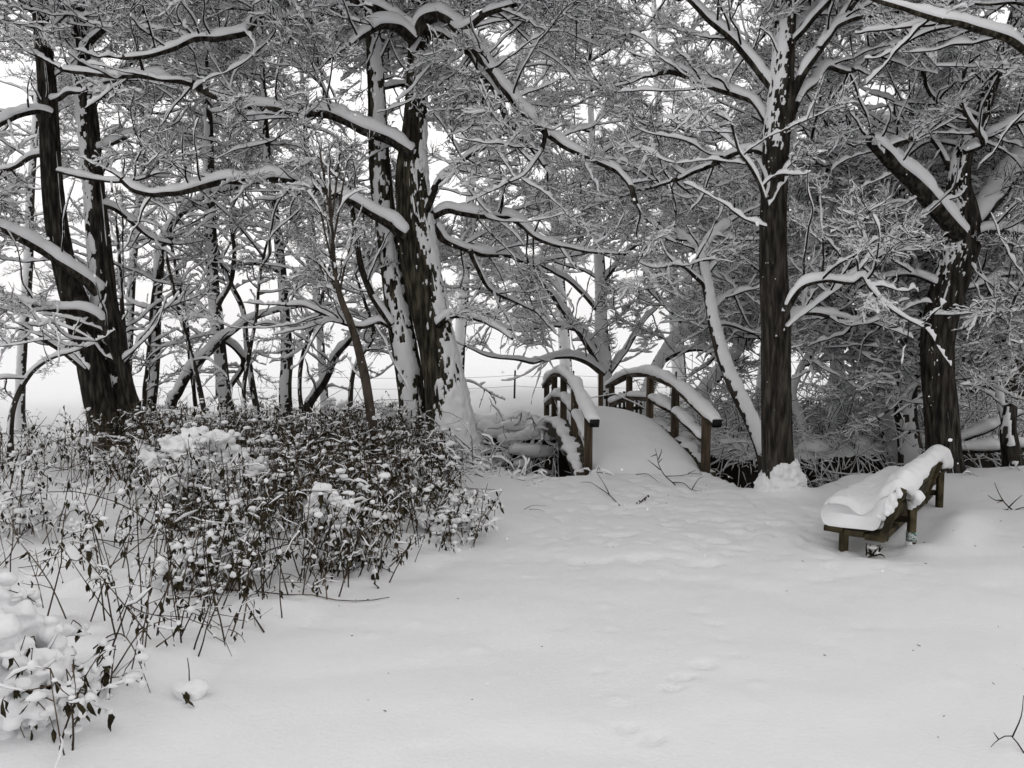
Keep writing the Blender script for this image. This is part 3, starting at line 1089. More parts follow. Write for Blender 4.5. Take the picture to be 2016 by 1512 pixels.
# --- the pair of leaning trunks at the left
tA = root_down(PX([(226, 905, 34), (210, 850, 30), (192, 780, 28), (176, 705, 26), (160, 635, 26), (136, 560, 22), (120, 490, 20), (108, 410, 19), (101, 330, 18), (97, 250, 17), (92, 160, 16), (82, 50, 14), (75, -100, 12), (70, -280, 7)], 10.0), -0.2)
tB = root_down(PX([(264, 905, 30), (248, 820, 27), (232, 740, 24), (220, 670, 24), (207, 600, 23), (200, 530, 22), (192, 440, 20), (184, 350, 18), (175, 250, 18), (166, 170, 17), (158, 90, 15), (150, 0, 13), (142, -130, 9), (135, -300, 5)], 10.25), -0.2)
LA = [
    PX([(284, 880, 14), (266, 800, 13), (246, 742, 12), (226, 690, 11), (208, 650), (190, 622, 12), (160, 607), (125, 606), (85, 602), (40, 592), (0, 582), (-60, 572, 9), (-140, 560, 6)], 9.8, 9.2),
    PX([(195, 575, 17), (170, 548, 17), (140, 528), (105, 505), (70, 482), (35, 464), (0, 448), (-60, 425, 10), (-140, 400, 6)], 9.9, 9.0),
    PX([(170, 728, 11), (148, 708, 10), (122, 690), (100, 676), (82, 664, 9)], 9.85, 9.6),
    PX([(105, 225, 12), (75, 216, 11), (40, 224), (5, 240), (-40, 262), (-100, 280, 6)], 9.9, 9.4),
    PX([(112, 335, 7), (150, 345), (185, 352), (225, 356), (280, 350), (330, 335, 3)], 9.9, 9.4),
    PX([(100, 300, 8), (60, 310), (20, 330), (-40, 340, 5)], 10.1, 10.6),
    PX([(180, 300, 8), (215, 280), (260, 262), (310, 250), (360, 262, 4)], 10.2, 10.8),
    PX([(190, 400, 8), (225, 410), (262, 440), (300, 470), (340, 480, 4)], 10.2, 10.9),
    PX([(160, 100, 9), (200, 60), (250, 30), (310, 10), (380, -10, 4)], 10.2, 9.7),
]
rg = np.random.default_rng(12)
fl = free_limbs(tA, rg, 8, 4.2, 8.2, (1.4, 2.8), 0.03, 0.35) + free_limbs(tB, rg, 8, 4.0, 8.0, (1.4, 2.8), 0.028, 0.35) + added_shade_limbs(tA, rg, 4, 5.0, 8.0, (3.5, 6.0), -1.1)
build_tree('leaning_alder_tree', 'leaning tree with two dark trunks and low snowy branches behind the withered plants', [tA, tB], LA, rg, bark=bark_m,
           plast={0: dict(side=(-0.2, 0.9, 0), cover=-0.45, amount=0.02, seed=12), 1: dict(side=(-0.75, -0.3, 0), cover=-0.30, amount=0.024, seed=15, sharp=0.5)},
           k=80, dressing=dict(gap=0.2, length=(0.5, 1.3), spray=(0.4, 0.75), per=0.8, start=0.25), free=fl, bare=0.92)

# --- the straight tree right of the bridge
tC = root_down(PX([(1540, 992, 38), (1534, 935, 31), (1530, 850, 29), (1528, 750, 28), (1527, 650, 27), (1523, 550, 26), (1522, 450, 25), (1525, 350, 24), (1530, 250, 24), (1538, 180, 22), (1543, 100, 20), (1548, 0, 18), (1552, -120, 14), (1556, -300, 8)], 7.6), -0.15)
LC = [
    PX([(1536, 195, 13), (1515, 160, 13), (1490, 125), (1462, 95), (1430, 66), (1395, 32), (1360, 0), (1310, -40, 7)], 7.6, 7.9),
    PX([(1530, 270, 13), (1508, 235, 12), (1482, 198), (1440, 180), (1400, 170), (1360, 156), (1318, 142), (1280, 150, 4)], 7.6, 8.4),
    PX([(1542, 235, 12), (1562, 190, 11), (1588, 140), (1615, 100), (1645, 55), (1675, 15), (1705, -25, 7)], 7.6, 7.3),
    PX([(1546, 75, 12), (1575, 42, 11), (1605, 15), (1640, -20, 6)], 7.6, 8.0),
    PX([(1612, 98, 9), (1650, 52), (1690, 35), (1740, 24), (1790, 16), (1850, 20, 5)], 7.4, 7.2),
    PX([(1540, 285, 11), (1568, 205, 10), (1595, 165), (1628, 132), (1670, 142), (1705, 108), (1740, 78), (1790, 60, 4)], 7.6, 8.4),
    PX([(1530, 660, 11), (1545, 612, 10), (1560, 582), (1582, 562), (1625, 553), (1680, 556), (1700, 546, 6), (1714, 566), (1738, 592), (1780, 622), (1820, 645, 3)], 7.35, 6.9),
    PX([(1528, 662, 6), (1570, 625), (1620, 588), (1656, 560), (1720, 505), (1785, 450), (1850, 398, 4)], 7.3, 8.2),
    PX([(1530, 330, 11), (1503, 300, 10), (1460, 298), (1415, 318), (1365, 340), (1320, 358), (1280, 370, 4)], 7.6, 8.6),
    PX([(1520, 520, 6), (1508, 400), (1482, 335), (1455, 298), (1440, 250, 3)], 7.4, 7.1),
    PX([(1535, 640, 10), (1580, 615, 9), (1630, 622), (1690, 628), (1740, 640, 4)], 7.7, 8.8),
]
rg = np.random.default_rng(13)
fl = free_limbs(tC, rg, 9, 3.9, 7.0, (1.3, 2.6), 0.03, 0.5) + added_shade_limbs(tC, rg, 5, 4.9, 6.8, (3.0, 5.5), -1.9)
build_tree('straight_alder_tree', 'straight dark-trunked tree between the bridge and the bench, snow heaped at its foot', [tC], LC, rg, bark=bark_m,
           plast={0: dict(side=(-0.7, -0.6, 0), cover=-0.80, amount=0.014, seed=22, sharp=0.45, fine=17, zfade=lambda z: 0.5 * sstep(2.4, 3.6, z))},
           k=80, dressing=dict(gap=0.16, length=(0.4, 1.2), spray=(0.35, 0.7), per=0.9, start=0.25), free=fl, bare=0.92)

# --- the crooked tree behind the bench
tD = root_down(PX([(1866, 960, 38), (1858, 890, 32), (1852, 800, 30), (1845, 730, 29), (1846, 660, 30), (1860, 590, 31), (1882, 520, 32), (1895, 460, 33), (1894, 410, 26), (1887, 365, 21), (1892, 318, 19), (1908, 275, 17), (1930, 230, 15), (1950, 170, 13), (1970, 115, 12), (1992, 50, 10), (2010, -30, 8), (2020, -160, 5)], 8.55), -0.15)
LD = [
    PX([(1893, 462, 24), (1862, 425, 24), (1830, 392), (1795, 355), (1765, 325), (1735, 296), (1705, 270, 16)], 8.4, 8.0),
    PX([(1742, 300, 9), (1765, 282, 9), (1796, 270, 7)], 8.1, 7.9),
    PX([(1898, 455, 27), (1945, 400, 26), (1985, 348), (2020, 300), (2070, 235), (2120, 150, 16), (2170, 40, 10)], 8.6, 8.9),
    PX([(1900, 470, 13), (1945, 455, 12), (1985, 455), (2030, 466, 9), (2090, 470, 6)], 8.5, 8.2),
    PX([(1900, 295, 10), (1940, 268), (1985, 245), (2030, 225, 7)], 8.5, 8.2),
    PX([(1930, 235, 7), (1885, 214), (1850, 200), (1825, 172), (1815, 130), (1805, 95, 3)], 8.5, 8.2),
    PX([(1885, 370, 8), (1860, 310), (1830, 270), (1800, 235), (1790, 190, 4)], 8.5, 8.8),
    PX([(1895, 300, 7), (1935, 285), (1905, 235), (1890, 190), (1900, 140, 4)], 8.4, 8.0),
    PX([(1850, 560, 8), (1800, 540), (1750, 545), (1700, 560), (1660, 600, 3)], 8.5, 9.2),
    PX([(1868, 570, 8), (1920, 560), (1970, 540), (2030, 545, 4)], 8.6, 9.2),
]
rg = np.random.default_rng(14)
fl = free_limbs(tD, rg, 9, 3.2, 6.6, (1.2, 2.6), 0.03, 0.45) + added_shade_limbs(tD, rg, 3, 5.0, 6.6, (3.0, 5.0), -1.8)
build_tree('crooked_alder_tree', 'crooked thick tree behind the bench with a broken snow-topped limb', [tD], LD, rg, bark=bark_m,
           plast={0: dict(side=(-0.6, -0.5, 0), cover=-0.82, amount=0.016, seed=32, sharp=0.45, fine=17, zfade=lambda z: 0.40 * sstep(1.6, 2.3, z) + 0.3 * (1 - sstep(0.0, 0.25, z)))},
           k=80, dressing=dict(gap=0.16, length=(0.4, 1.2), spray=(0.35, 0.7), per=0.95, start=0.25), free=fl, bare=0.92)

# --- slanting young tree by the ditch
tE = root_down(PX([(1510, 925, 17), (1503, 890, 15), (1480, 830, 14), (1450, 770, 13), (1425, 710, 12), (1408, 650, 11), (1398, 600, 10), (1388, 540, 9), (1382, 500, 9), (1400, 465, 7), (1438, 440, 6), (1470, 420, 4)], 8.7), -0.3)
LE = [
    PX([(1384, 510, 7), (1360, 478), (1330, 455), (1300, 440, 4)], 8.7, 9.2),
    PX([(1388, 562, 7), (1365, 540), (1335, 520), (1310, 525, 3)], 8.7, 8.3),
    PX([(1400, 610, 6), (1440, 575), (1480, 565, 3)], 8.8, 9.4),
    PX([(1405, 640, 6), (1440, 640), (1490, 660, 3)], 8.8, 9.6),
]
rg = np.random.default_rng(15)
build_tree('slanting_young_tree', 'slim snow-plastered tree slanting across the ditch beside the straight trunk', [tE], LE, rg, bark=bark_b,
           plast={0: dict(side=(0.4, -0.5, 0.8), cover=0.10, amount=0.018, seed=42, sharp=0.75)}, k=24, dressing=dict(gap=0.12, length=(0.4, 1.0), spray=(0.4, 0.7), per=1.1), bare=0.9)

# --- slim trees beyond the stream, seen between the big trunks
def slim(label, rows, Y, limbs, seed, name='slim_alder_tree', bark=bark_b, group='slim trees beyond the stream', cover=-0.38, dr=None, free=None, extra_trunks=(), fr=(4, 2.6, 6.0), plside=(-0.3, -0.8, 0)):
    rg = np.random.default_rng(seed)
    tr = [PX(rows, Y)]
    for e in extra_trunks:
        tr.append(PX(e, Y + 0.15))
    tr = [root_down(t_, gz(t_[0, 0], t_[0, 1]) - 0.1) for t_ in tr]
    fl = free_limbs(tr[0], rg, fr[0], fr[1], fr[2], (0.9, 2.0), 0.018, 0.25)
    d = dict(gap=0.20, length=(0.4, 1.1), spray=(0.4, 0.7), per=0.85, kindname='light', up=0.1)
    d.update(dr or {})
    return build_tree(name, label, tr, limbs, rg, bark=bark, group=group, plast={i: dict(side=plside, cover=cover, amount=0.014, seed=seed, sharp=0.6, fine=14) for i in range(len(tr))}, k=20, dressing=d, free=fl, snow_t=0.05, bare=0.85)


slim('slim bent tree arching to the right, nearest the leaning trunks', [(295, 830, 10), (301, 760, 10), (306, 690, 9), (308, 620, 9), (312, 540, 9), (317, 480, 9), (345, 430, 8), (380, 398, 7), (430, 375, 6), (500, 362, 4)], 12.6,
     [PX([(316, 485, 7), (340, 470), (365, 455, 3)], 12.6, 12.2), PX([(308, 610, 5), (270, 600), (240, 580, 3)], 12.6, 12.9), PX([(283, 800, 5), (292, 700), (300, 590), (318, 520, 3)], 12.5)], 51, fr=(4, 2.2, 3.6))
slim('slim double-stemmed tree standing between the bent tree and the single stem', [(458, 850, 13), (443, 780, 13), (434, 700, 12), (426, 620, 12), (418, 540, 11), (415, 450, 11), (412, 350, 10), (410, 250, 9), (405, 150, 7), (400, 20, 5), (398, -120, 3)], 12.6,
     [PX([(430, 600, 7), (452, 560), (462, 500), (455, 430), (470, 380, 3)], 12.5, 12.2), PX([(425, 640, 6), (390, 600), (360, 560), (330, 550, 3)], 12.6, 13.1), PX([(418, 420, 6), (370, 400), (330, 395, 3)], 12.6, 13), PX([(432, 660, 9), (470, 690), (480, 720), (455, 760, 6)], 12.9, 13)],
     52, extra_trunks=[[(512, 850, 6), (497, 760, 6), (486, 680, 5), (478, 610, 5), (455, 560, 5), (430, 500, 4), (415, 430, 3)]], fr=(9, 2.4, 6.5))
slim('slim straight single-stemmed tree with a forked foot left of the brown sapling', [(566, 850, 13), (562, 770, 12), (565, 700, 11), (560, 600, 9), (553, 520, 9), (545, 450, 8), (535, 380, 8), (526, 300, 7), (520, 200, 5), (515, 80, 4), (512, -60, 3)], 12.4,
     [PX([(590, 850, 13), (612, 792), (640, 748), (660, 702), (690, 668, 7), (715, 640, 4)], 12.3, 11.6), PX([(558, 560, 5), (590, 590), (620, 600), (660, 596, 3)], 12.4, 12), PX([(550, 500, 5), (580, 450), (610, 420), (640, 400, 3)], 12.4, 12.8), PX([(556, 540, 5), (520, 520), (480, 520, 3)], 12.4, 12.7)],
     53, fr=(9, 2.4, 6.5))
slim('thin dark low branch arching from the plants between the slim stems', [(335, 815, 11), (350, 770, 10), (375, 728, 9), (410, 692, 8), (450, 657, 7), (490, 630, 6), (540, 612, 5), (600, 600, 4)], 12.2,
     [PX([(385, 800, 5), (375, 700), (362, 610), (345, 520), (330, 440, 3)], 13.4)], 54, name='bent_sapling', fr=(2, 1.4, 2.2))

more = [
    ('thin dark stem just right of the leaning trunks', [(262, 845, 5), (256, 760, 5), (248, 690, 4), (240, 600, 4), (236, 520, 3), (228, 430, 2)], 11.6, 511),
    ('thin forked stem between the bent tree and the double stems', [(405, 840, 5), (392, 760, 5), (372, 680, 4), (352, 610, 4), (335, 540, 3), (322, 470, 2)], 11.8, 512),
    ('thin upright stem close to the right of the double stems', [(486, 850, 4), (480, 770, 4), (492, 690, 4), (505, 620, 3), (512, 540, 3), (530, 460, 2)], 11.5, 513),
    ('thin stem leaning right beside the forked foot', [(600, 850, 5), (590, 770, 4), (596, 700, 4), (620, 630, 3), (640, 560, 3), (655, 500, 2)], 11.9, 514),
    ('wavy thin stem just left of the double trunk', [(700, 860, 5), (690, 790, 5), (700, 720, 4), (735, 660, 4), (720, 600, 3), (700, 540, 2)], 11.2, 515),
    ('thin twiggy stem at the far left edge', [(20, 850, 6), (30, 790, 5), (60, 735, 5), (100, 705, 4), (150, 690, 3), (190, 672, 2)], 8.8, 516),
]
for lb, rows, Yb, sd in more:
    slim(lb, rows, Yb, [], sd, name='thin_sapling', group='thin saplings on the stream bank', fr=(5, 1.0, 2.9), cover=-0.6, dr=dict(gap=0.3, length=(0.25, 0.7), spray=(0.3, 0.5), per=0.6))

# --- brown sapling in front of the big tree
rg = np.random.default_rng(55)
tS = root_down(PX([(740, 900, 10), (736, 860, 9), (728, 800, 9), (718, 740, 9), (705, 685, 8), (690, 635, 7), (672, 590, 6), (660, 540, 5), (654, 470, 4), (650, 400, 3), (648, 330, 2)], 8.0), -0.1)
LS = [PX([(712, 735, 7), (722, 742, 7), (722, 760, 6)], 8.0)] + [PX([(a, b, 3), (a + c * 0.5, b - 60, 2.4), (a + c, b - 130, 2)], 8.0, 8.0 + e) for a, b, c, e in ((656, 520, -18, .2), (655, 480, 22, -.2), (668, 575, 30, .3), (662, 550, -30, -.2), (690, 635, -70, .3), (652, 440, 16, .2), (652, 430, -22, -.2), (676, 600, -60, .2))]
t = build_tree('brown_sapling', 'thin brown sapling with a fan of upright twigs in front of the big tree', [tS], LS, rg, bark=bark_s, k=14, snow_t=0.04,
               plast={0: dict(side=(-0.7, 0.4, 0.5), cover=-0.5, amount=0.008, seed=61)}, dressing=dict(gap=0.30, length=(0.25, 0.6), spray=(0.25, 0.4), per=0.6, kindname='light', up=0.8), bare=0.9)

# --- frosted trees beyond the bridge
def far_tree(name, label, rows, Y, limbs, seed, kindname='frost', n=14, zr=(1.2, 6.5), L=(1.4, 3.0), dr=None, group='trees beyond the stream', bark=bark_b, rise=0.35, cover=-0.1, trunks=()):
    rg = np.random.default_rng(seed)
    tr = [PX(rows, Y)] + [PX(e, Y + 0.2) for e in trunks]
    tr = [root_down(t_, gz(t_[0, 0], t_[0, 1]) - 0.1) for t_ in tr]
    fl = free_limbs(tr[0], rg, n, zr[0], zr[1], L, 0.03, rise)
    for t_ in tr[1:]:
        fl += free_limbs(t_, rg, max(3, n // 2), zr[0], min(zr[1], t_[-1, 2]), L, 0.025, rise)
    d = dict(gap=0.17, length=(0.5, 1.4), spray=(0.5, 0.95), per=1.15, kindname=kindname, up=0.15, snow=0.024)
    d.update(dr or {})
    return build_tree(name, label, tr, list(limbs), rg, bark=bark, group=group, plast={i: dict(side=(-0.4, -0.8, 0.2), cover=cover, amount=0.015, seed=seed, fine=12) for i in range(len(tr))}, k=20, dressing=d, free=fl, snow_t=0.055, bare=0.5)


far_tree('frosted_willow_tree', 'spreading frosted tree just beyond the far end of the bridge', [(1194, 830, 15), (1192, 760, 14), (1190, 700, 13), (1184, 640, 12), (1183, 560, 11), (1178, 480, 10), (1172, 380, 8), (1165, 260, 6), (1160, 120, 4)], 15.8,
         [PX([(1190, 740, 10), (1165, 690), (1130, 640), (1095, 590), (1065, 555), (1040, 520, 5)], 15.8, 15.4), PX([(1190, 735, 10), (1150, 708), (1100, 700), (1050, 712), (1010, 705), (960, 700), (915, 680, 3)], 15.7, 14.8),
          PX([(1188, 690, 8), (1140, 650), (1080, 640), (1020, 650), (960, 630), (900, 610, 3)], 15.8, 16.4), PX([(1194, 740, 9), (1230, 690), (1260, 640), (1300, 600, 4)], 15.8, 16.2),
          PX([(1185, 620, 7), (1130, 560), (1060, 520), (990, 500), (930, 480, 3)], 15.8, 15.2), PX([(1183, 560, 7), (1230, 500), (1290, 460), (1350, 430, 3)], 15.8, 15.5)], 71, n=13, zr=(2.4, 8.5), L=(1.8, 3.4), dr=dict(per=0.5, gap=0.26))
far_tree('leaning_willow_tree', 'leaning snow-lined tree behind the right-hand bridge rail', [(1268, 810, 13), (1275, 770, 13), (1292, 725, 12), (1318, 680, 11), (1350, 640, 9), (1372, 580, 8), (1385, 500, 7), (1390, 400, 6), (1385, 280, 4)], 15.2,
         [PX([(1300, 712, 9), (1340, 690), (1390, 690), (1430, 720, 4)], 15.2, 14.6), PX([(1350, 640, 7), (1310, 600), (1270, 560, 4)], 15.2, 15.6)], 72, n=13, zr=(2.0, 7.5), L=(1.5, 3.2), dr=dict(per=0.55, gap=0.26))
far_tree('broken_willow_tree', 'short leaning stem with a cut end between the bridge and the slanting tree', [(1405, 830, 9), (1385, 775, 12), (1405, 745, 13), (1440, 705, 12), (1470, 660, 9), (1490, 600, 7), (1500, 520, 5)], 13.0,
         [], 73, n=8, zr=(1.4, 5.0), L=(1.0, 2.2), dr=dict(per=1.3))

# --- the thicket beyond the ditch at the right
thick = [
    ('pale snow-plastered trunk standing just left of the crooked tree', [(1795, 925, 25), (1788, 860, 21), (1782, 800, 20), (1790, 730, 18), (1800, 660, 16), (1795, 580, 14), (1780, 480, 12), (1770, 360, 9), (1765, 220, 6)], 10.2, 81, 'heavy', -0.40),
    ('slanting dark trunk leaning left from the foot of the pale trunk', [(1770, 915, 17), (1748, 840, 16), (1728, 770, 15), (1704, 715, 14), (1680, 655, 13), (1660, 600, 11), (1648, 540, 9), (1635, 440, 7), (1625, 320, 5)], 10.6, 82, 'heavy', -0.1),
    ('forked shrubby tree between the straight trunk and the slanting dark trunk', [(1625, 930, 10), (1632, 870, 9), (1640, 815, 8), (1668, 770, 7), (1690, 720, 6), (1720, 680, 5), (1760, 640, 3)], 10.9, 83, 'heavy', 0.0),
    ('low tangled tree just right of the straight trunk', [(1588, 925, 10), (1586, 880, 9), (1578, 830, 8), (1560, 780, 7), (1575, 730, 6), (1600, 680, 5), (1610, 620, 4)], 10.7, 84, 'heavy', 0.1),
    ('thin twiggy stem at the far right of the thicket', [(2000, 930, 9), (1985, 860, 8), (1968, 780, 8), (1950, 700, 7), (1938, 620, 6), (1930, 520, 5), (1925, 400, 3)], 9.6, 85, 'heavy', -0.2),
]
for lb, rows, Y, sd, kd, cv in thick:
    far_tree('thicket_tree', lb, rows, Y, [], sd, kd, n=14, zr=(0.8, 5.5), L=(1.0, 2.4), dr=dict(per=0.85, gap=0.18, spray=(0.4, 0.75), length=(0.4, 1.2)), group='trees in the thicket beyond the ditch', cover=cv)

back = [
    ('tall background tree whose top fills the sky behind the bridge', [(1340, 815, 14), (1335, 700, 13), (1325, 560, 11), (1310, 420, 9), (1300, 260, 7), (1290, 80, 5), (1285, -100, 3)], 19.0, 91, 'frost'),
    ('tall background tree with its stem behind the big double trunk', [(900, 800, 12), (905, 680, 11), (915, 540, 10), (925, 400, 8), (935, 240, 6), (940, 60, 4)], 19.5, 92, 'frost'),
    ('background tree with its stem behind the straight trunk', [(1500, 800, 14), (1510, 680, 12), (1530, 540, 10), (1545, 400, 8), (1560, 240, 6), (1570, 60, 4)], 15.5, 93, 'heavy'),
    ('background tree with its grey stem midway between the straight and crooked trunks', [(1650, 830, 15), (1648, 700, 13), (1652, 560, 12), (1656, 420, 10), (1650, 280, 7), (1640, 120, 5)], 13.4, 94, 'heavy'),
    ('background tree showing through the fork of the crooked tree', [(1880, 850, 13), (1870, 700, 12), (1850, 540, 10), (1835, 380, 8), (1820, 220, 5)], 13.8, 95, 'heavy'),
    ('background tree at the far right edge of the thicket', [(2040, 850, 14), (2030, 700, 12), (2015, 540, 10), (2000, 380, 8), (1985, 220, 5)], 13.0, 96, 'heavy'),
    ('tall background tree with its stem behind the frosted spreading tree', [(1120, 800, 12), (1110, 660, 11), (1100, 520, 9), (1085, 360, 8), (1075, 200, 6), (1070, 20, 4)], 20.5, 97, 'frost'),
]
for lb, rows, Y, sd, kd in back:
    far_tree('background_tree', lb, rows, Y, [], sd, kd, n=11, zr=(1.3, 9.0) if Y > 17 else (0.9, 6.0), L=(1.5, 3.0), dr=dict(per=0.30, gap=0.32, spray=(0.45, 0.8)), group='background trees behind the stream')
backl = [
    ('sparse background tree behind the leaning pair of trunks', [(40, 800, 9), (45, 680, 8), (55, 540, 8), (60, 400, 7), (70, 240, 5), (80, 80, 3)], 14.5, 101),
    ('sparse background tree between the bent tree and the leaning trunks', [(250, 800, 8), (255, 660, 7), (262, 520, 7), (275, 380, 6), (290, 220, 4), (300, 60, 3)], 14.2, 102),
    ('sparse background tree behind the slim single-stemmed tree', [(640, 810, 8), (632, 680, 7), (620, 540, 7), (610, 400, 6), (600, 240, 4), (590, 80, 3)], 14.6, 103),
]
for lb, rows, Y, sd in backl:
    far_tree('background_tree', lb, rows, Y, [], sd, 'light', n=7, zr=(2.2, 7.5), L=(1.2, 2.4), dr=dict(per=0.45, gap=0.32, spray=(0.45, 0.85), up=0.05), group='background trees behind the stream', rise=0.2)

# --- long branch reaching in from beyond the right edge, its trunk just outside
rg = np.random.default_rng(16)
tF = np.array([[4.9, 6.3, -0.1, 0.20], [4.95, 6.3, 1.0, 0.17], [4.9, 6.35, 2.4, 0.15], [4.75, 6.3, 3.6, 0.12], [4.8, 6.2, 5.2, 0.08], [4.9, 6.2, 7.0, 0.03]])
LF = [np.vstack([[4.80, 6.3, 3.1, 0.06], PX([(2050, 120, 12), (1985, 72, 11), (1920, 48, 10), (1850, 33), (1780, 14), (1720, -5, 6), (1640, -40, 3)], 6.2, 5.8)])]
fl = free_limbs(tF, rg, 7, 3.6, 6.8, (1.0, 2.2), 0.028, 0.5)
build_tree('overhanging_tree', 'tree at the picture edge whose long dark bough reaches in above the bench', [tF], LF, rg, bark=bark_g, k=32, dressing=dict(gap=0.2, length=(0.3, 1.0), spray=(0.3, 0.6), per=0.9), free=fl, bare=0.8)

OPEN += [(230, 720, 560, 820, 0.5), (0, 150, 620, 830, 0.75), (0, 720, 340, 560, 0.40), (0, 720, 120, 340, 0.22), (1680, 1790, 170, 275, 0.95), (880, 1190, 690, 840, 0.92), (880, 1010, 620, 700, 0.6), (960, 1420, 60, 620, 0.40), (1420, 2016, 60, 420, 0.28),
         (1040, 1430, 700, 960, 0.85), (1300, 1500, 40, 130, 0.35), (1560, 1700, 190, 280, 0.5), (1560, 1700, 830, 960, 0.7), (1400, 1520, 860, 990, 0.8)]
for t_, src_, rg_, dr_ in LATER:
    dress(t_, src_, rg_, skip=clear_of_bridge, **dr_)
print('sprays', COUNT['sprays'])

# ------------------------------------------------------------------ the footbridge
def bridge():
    t = thing('footbridge', 'small arched wooden footbridge deep in snow with posts and handrails', 'bridge', (1.4, 10.8, 0))
    PR = [np.array([2.16 - 0.13 * k, 8.7 + 1.05 * k]) for k in range(5)]
    PL = [np.array([0.85 - 0.07 * k, 8.7 + 1.05 * k]) for k in range(5)]
    top = [0.615, 0.86, 0.93, 0.858, 0.643]
    deck = [-0.02, 0.235, 0.33, 0.235, -0.02]
    mid = [0.31, 0.52, 0.60, 0.52, 0.31]
    foot = [-0.35, 0.02, 0.1, 0.02, -0.35]
    for side, P in ((1, PR), (-1, PL)):
        for k in range(5):
            m = MB()
            bar(m, (P[k][0], P[k][1], foot[k]), (P[k][0], P[k][1], top[k] - 0.045), 0.088, 0.088, up=(0, 1, 0))
            m.obj('post', wood_m, t, smooth=False, bevel=0.006)
        e0 = (P[0] - P[1]) / np.linalg.norm(P[0] - P[1])
        e1 = (P[4] - P[3]) / np.linalg.norm(P[4] - P[3])
        N0 = np.array([*(P[0] + e0 * 0.25 + np.array([0.025, 0])), top[0] - 0.075])
        N1 = np.array([*(P[4] + e1 * 0.25), top[4] - 0.06])
        nodes = [N0] + [np.array([*P[k], top[k]]) for k in range(5)] + [N1]
        # the handrail: five mitred lengths; ends meet on the posts
        lens = [(nodes[0], nodes[2])] + [(nodes[k], nodes[k + 1]) for k in (2, 3)] + [(nodes[4], nodes[6])]
        lens[0] = (nodes[0], nodes[2])
        for i, (a, b) in enumerate(((nodes[0], nodes[2]), (nodes[2], nodes[3]), (nodes[3], nodes[4]), (nodes[4], nodes[6]))):
            if i in (0, 3):
                # passes over the end post, following the slope of the arch
                m = MB()
                c = nodes[1] if i == 0 else nodes[5]
                q = np.array([np.append(a, 0), np.append(c, 0), np.append(b, 0)])
                bar(m, a, c, 0.105, 0.085)
                bar(m, c, b, 0.103, 0.083)
                r_ = m.obj('handrail', wood_h, t, smooth=False, bevel=0.006)
                if i == 0:
                    m = MB()
                    d = nrm(a - c)
                    bar(m, a, a + d * 0.008, 0.104, 0.084)
                    m.obj('rail_end', wood_e, r_, smooth=False)
            else:
                m = MB()
                bar(m, a, b, 0.104 - 0.001 * i, 0.084 - 0.001 * i)
                r_ = m.obj('handrail', wood_h, t, smooth=False, bevel=0.006)
        for k in range(4):
            m = MB()
            off = np.array([-side * 0.0, 0])
            a = np.array([*(P[k] + off), mid[k]])
            b = np.array([*(P[k + 1] + off), mid[k + 1]])
            bar(m, a, b, 0.060 + 0.001 * k, 0.090)
            r2 = m.obj('mid_rail', wood_h, t, smooth=False, bevel=0.005)
            m = MB()
            d = b - a
            limb_snow(m, np.array([[*(a + d * 0.05 + [0, 0, 0.015]), 0.034], [*(a + d * 0.35 + [0, 0, 0.015]), 0.036], [*(a + d * 0.65 + [0, 0, 0.015]), 0.036], [*(a + d * 0.95 + [0, 0, 0.015]), 0.034]]), 0.025, 0.062, seed=k * 2 + side + 40, blunt=True, minhf=0.1, wide=1.25)
            m.obj('rail_snow', snow_m, r2)
        # snow along the whole handrail
        m = MB()
        q = np.array([[*(n + np.array([0, 0, 0.008])), 0.043] for n in ([nodes[0] + 0.04 * (nodes[1] - nodes[0])] + nodes[1:])])
        q2 = [q[0]]
        for i in range(len(q) - 1):
            q2.append((q[i] * 0.35 + q[i + 1] * 0.65))
        q2.append(q[-1])
        limb_snow(m, np.array(q), 0.025, 0.064, seed=61 + side, blunt=True, minhf=0.1, wide=1.25, rag=0.08)
        m.obj('handrail_snow', snow_m, t)
        # arched stringer below the deck
        for k in range(4):
            m = MB()
            sx = side * 0.075
            bar(m, (P[k][0] + sx, P[k][1], deck[k] - 0.14 - 0.05), (P[k + 1][0] + sx, P[k + 1][1], deck[k + 1] - 0.14 - 0.05), 0.055, 0.20)
            m.obj('stringer', wood_d, t, smooth=False, bevel=0.004)
            m = MB()
            a = np.array([P[k][0] + sx * 1.0, P[k][1], deck[k] - 0.09])
            b = np.array([P[k + 1][0] + sx * 1.0, P[k + 1][1], deck[k + 1] - 0.09])
            limb_snow(m, np.array([[*a, 0.03], [*(a * .66 + b * .34), 0.03], [*(a * .33 + b * .67), 0.03], [*b, 0.03]]), 0.03, 0.085, seed=k + 80, blunt=True, minhf=0.1, wide=1.6)
            m.obj('stringer_snow', snow_m, t)
    # deck boards
    nb = 30
    for i in range(nb):
        s = 4.0 * (i + 0.5) / nb
        k = min(int(s), 3)
        f = s - k
        l = PL[k] * (1 - f) + PL[k + 1] * f
        r = PR[k] * (1 - f) + PR[k + 1] * f
        arch = 0.33 - (0.33 + 0.02) * ((s - 2) / 2) ** 2 * 0.98
        sl = -(0.35) * 2 * ((s - 2) / 2) / 2 / 1.05
        m = MB()
        bar(m, (l[0] - 0.03, l[1], arch - 0.06), (r[0] + 0.03, r[1], arch - 0.06), 0.128, 0.035, up=nrm(np.array([0, -sl, 1.0])))
        m.obj('deck_board', wood_d, t, smooth=False)
    # snow on the deck
    nu, nv = 34, 120
    u = np.linspace(-1, 1, nu)
    v = np.linspace(-0.62, 4.5, nv)
    VV = np.zeros((nv, nu, 3))
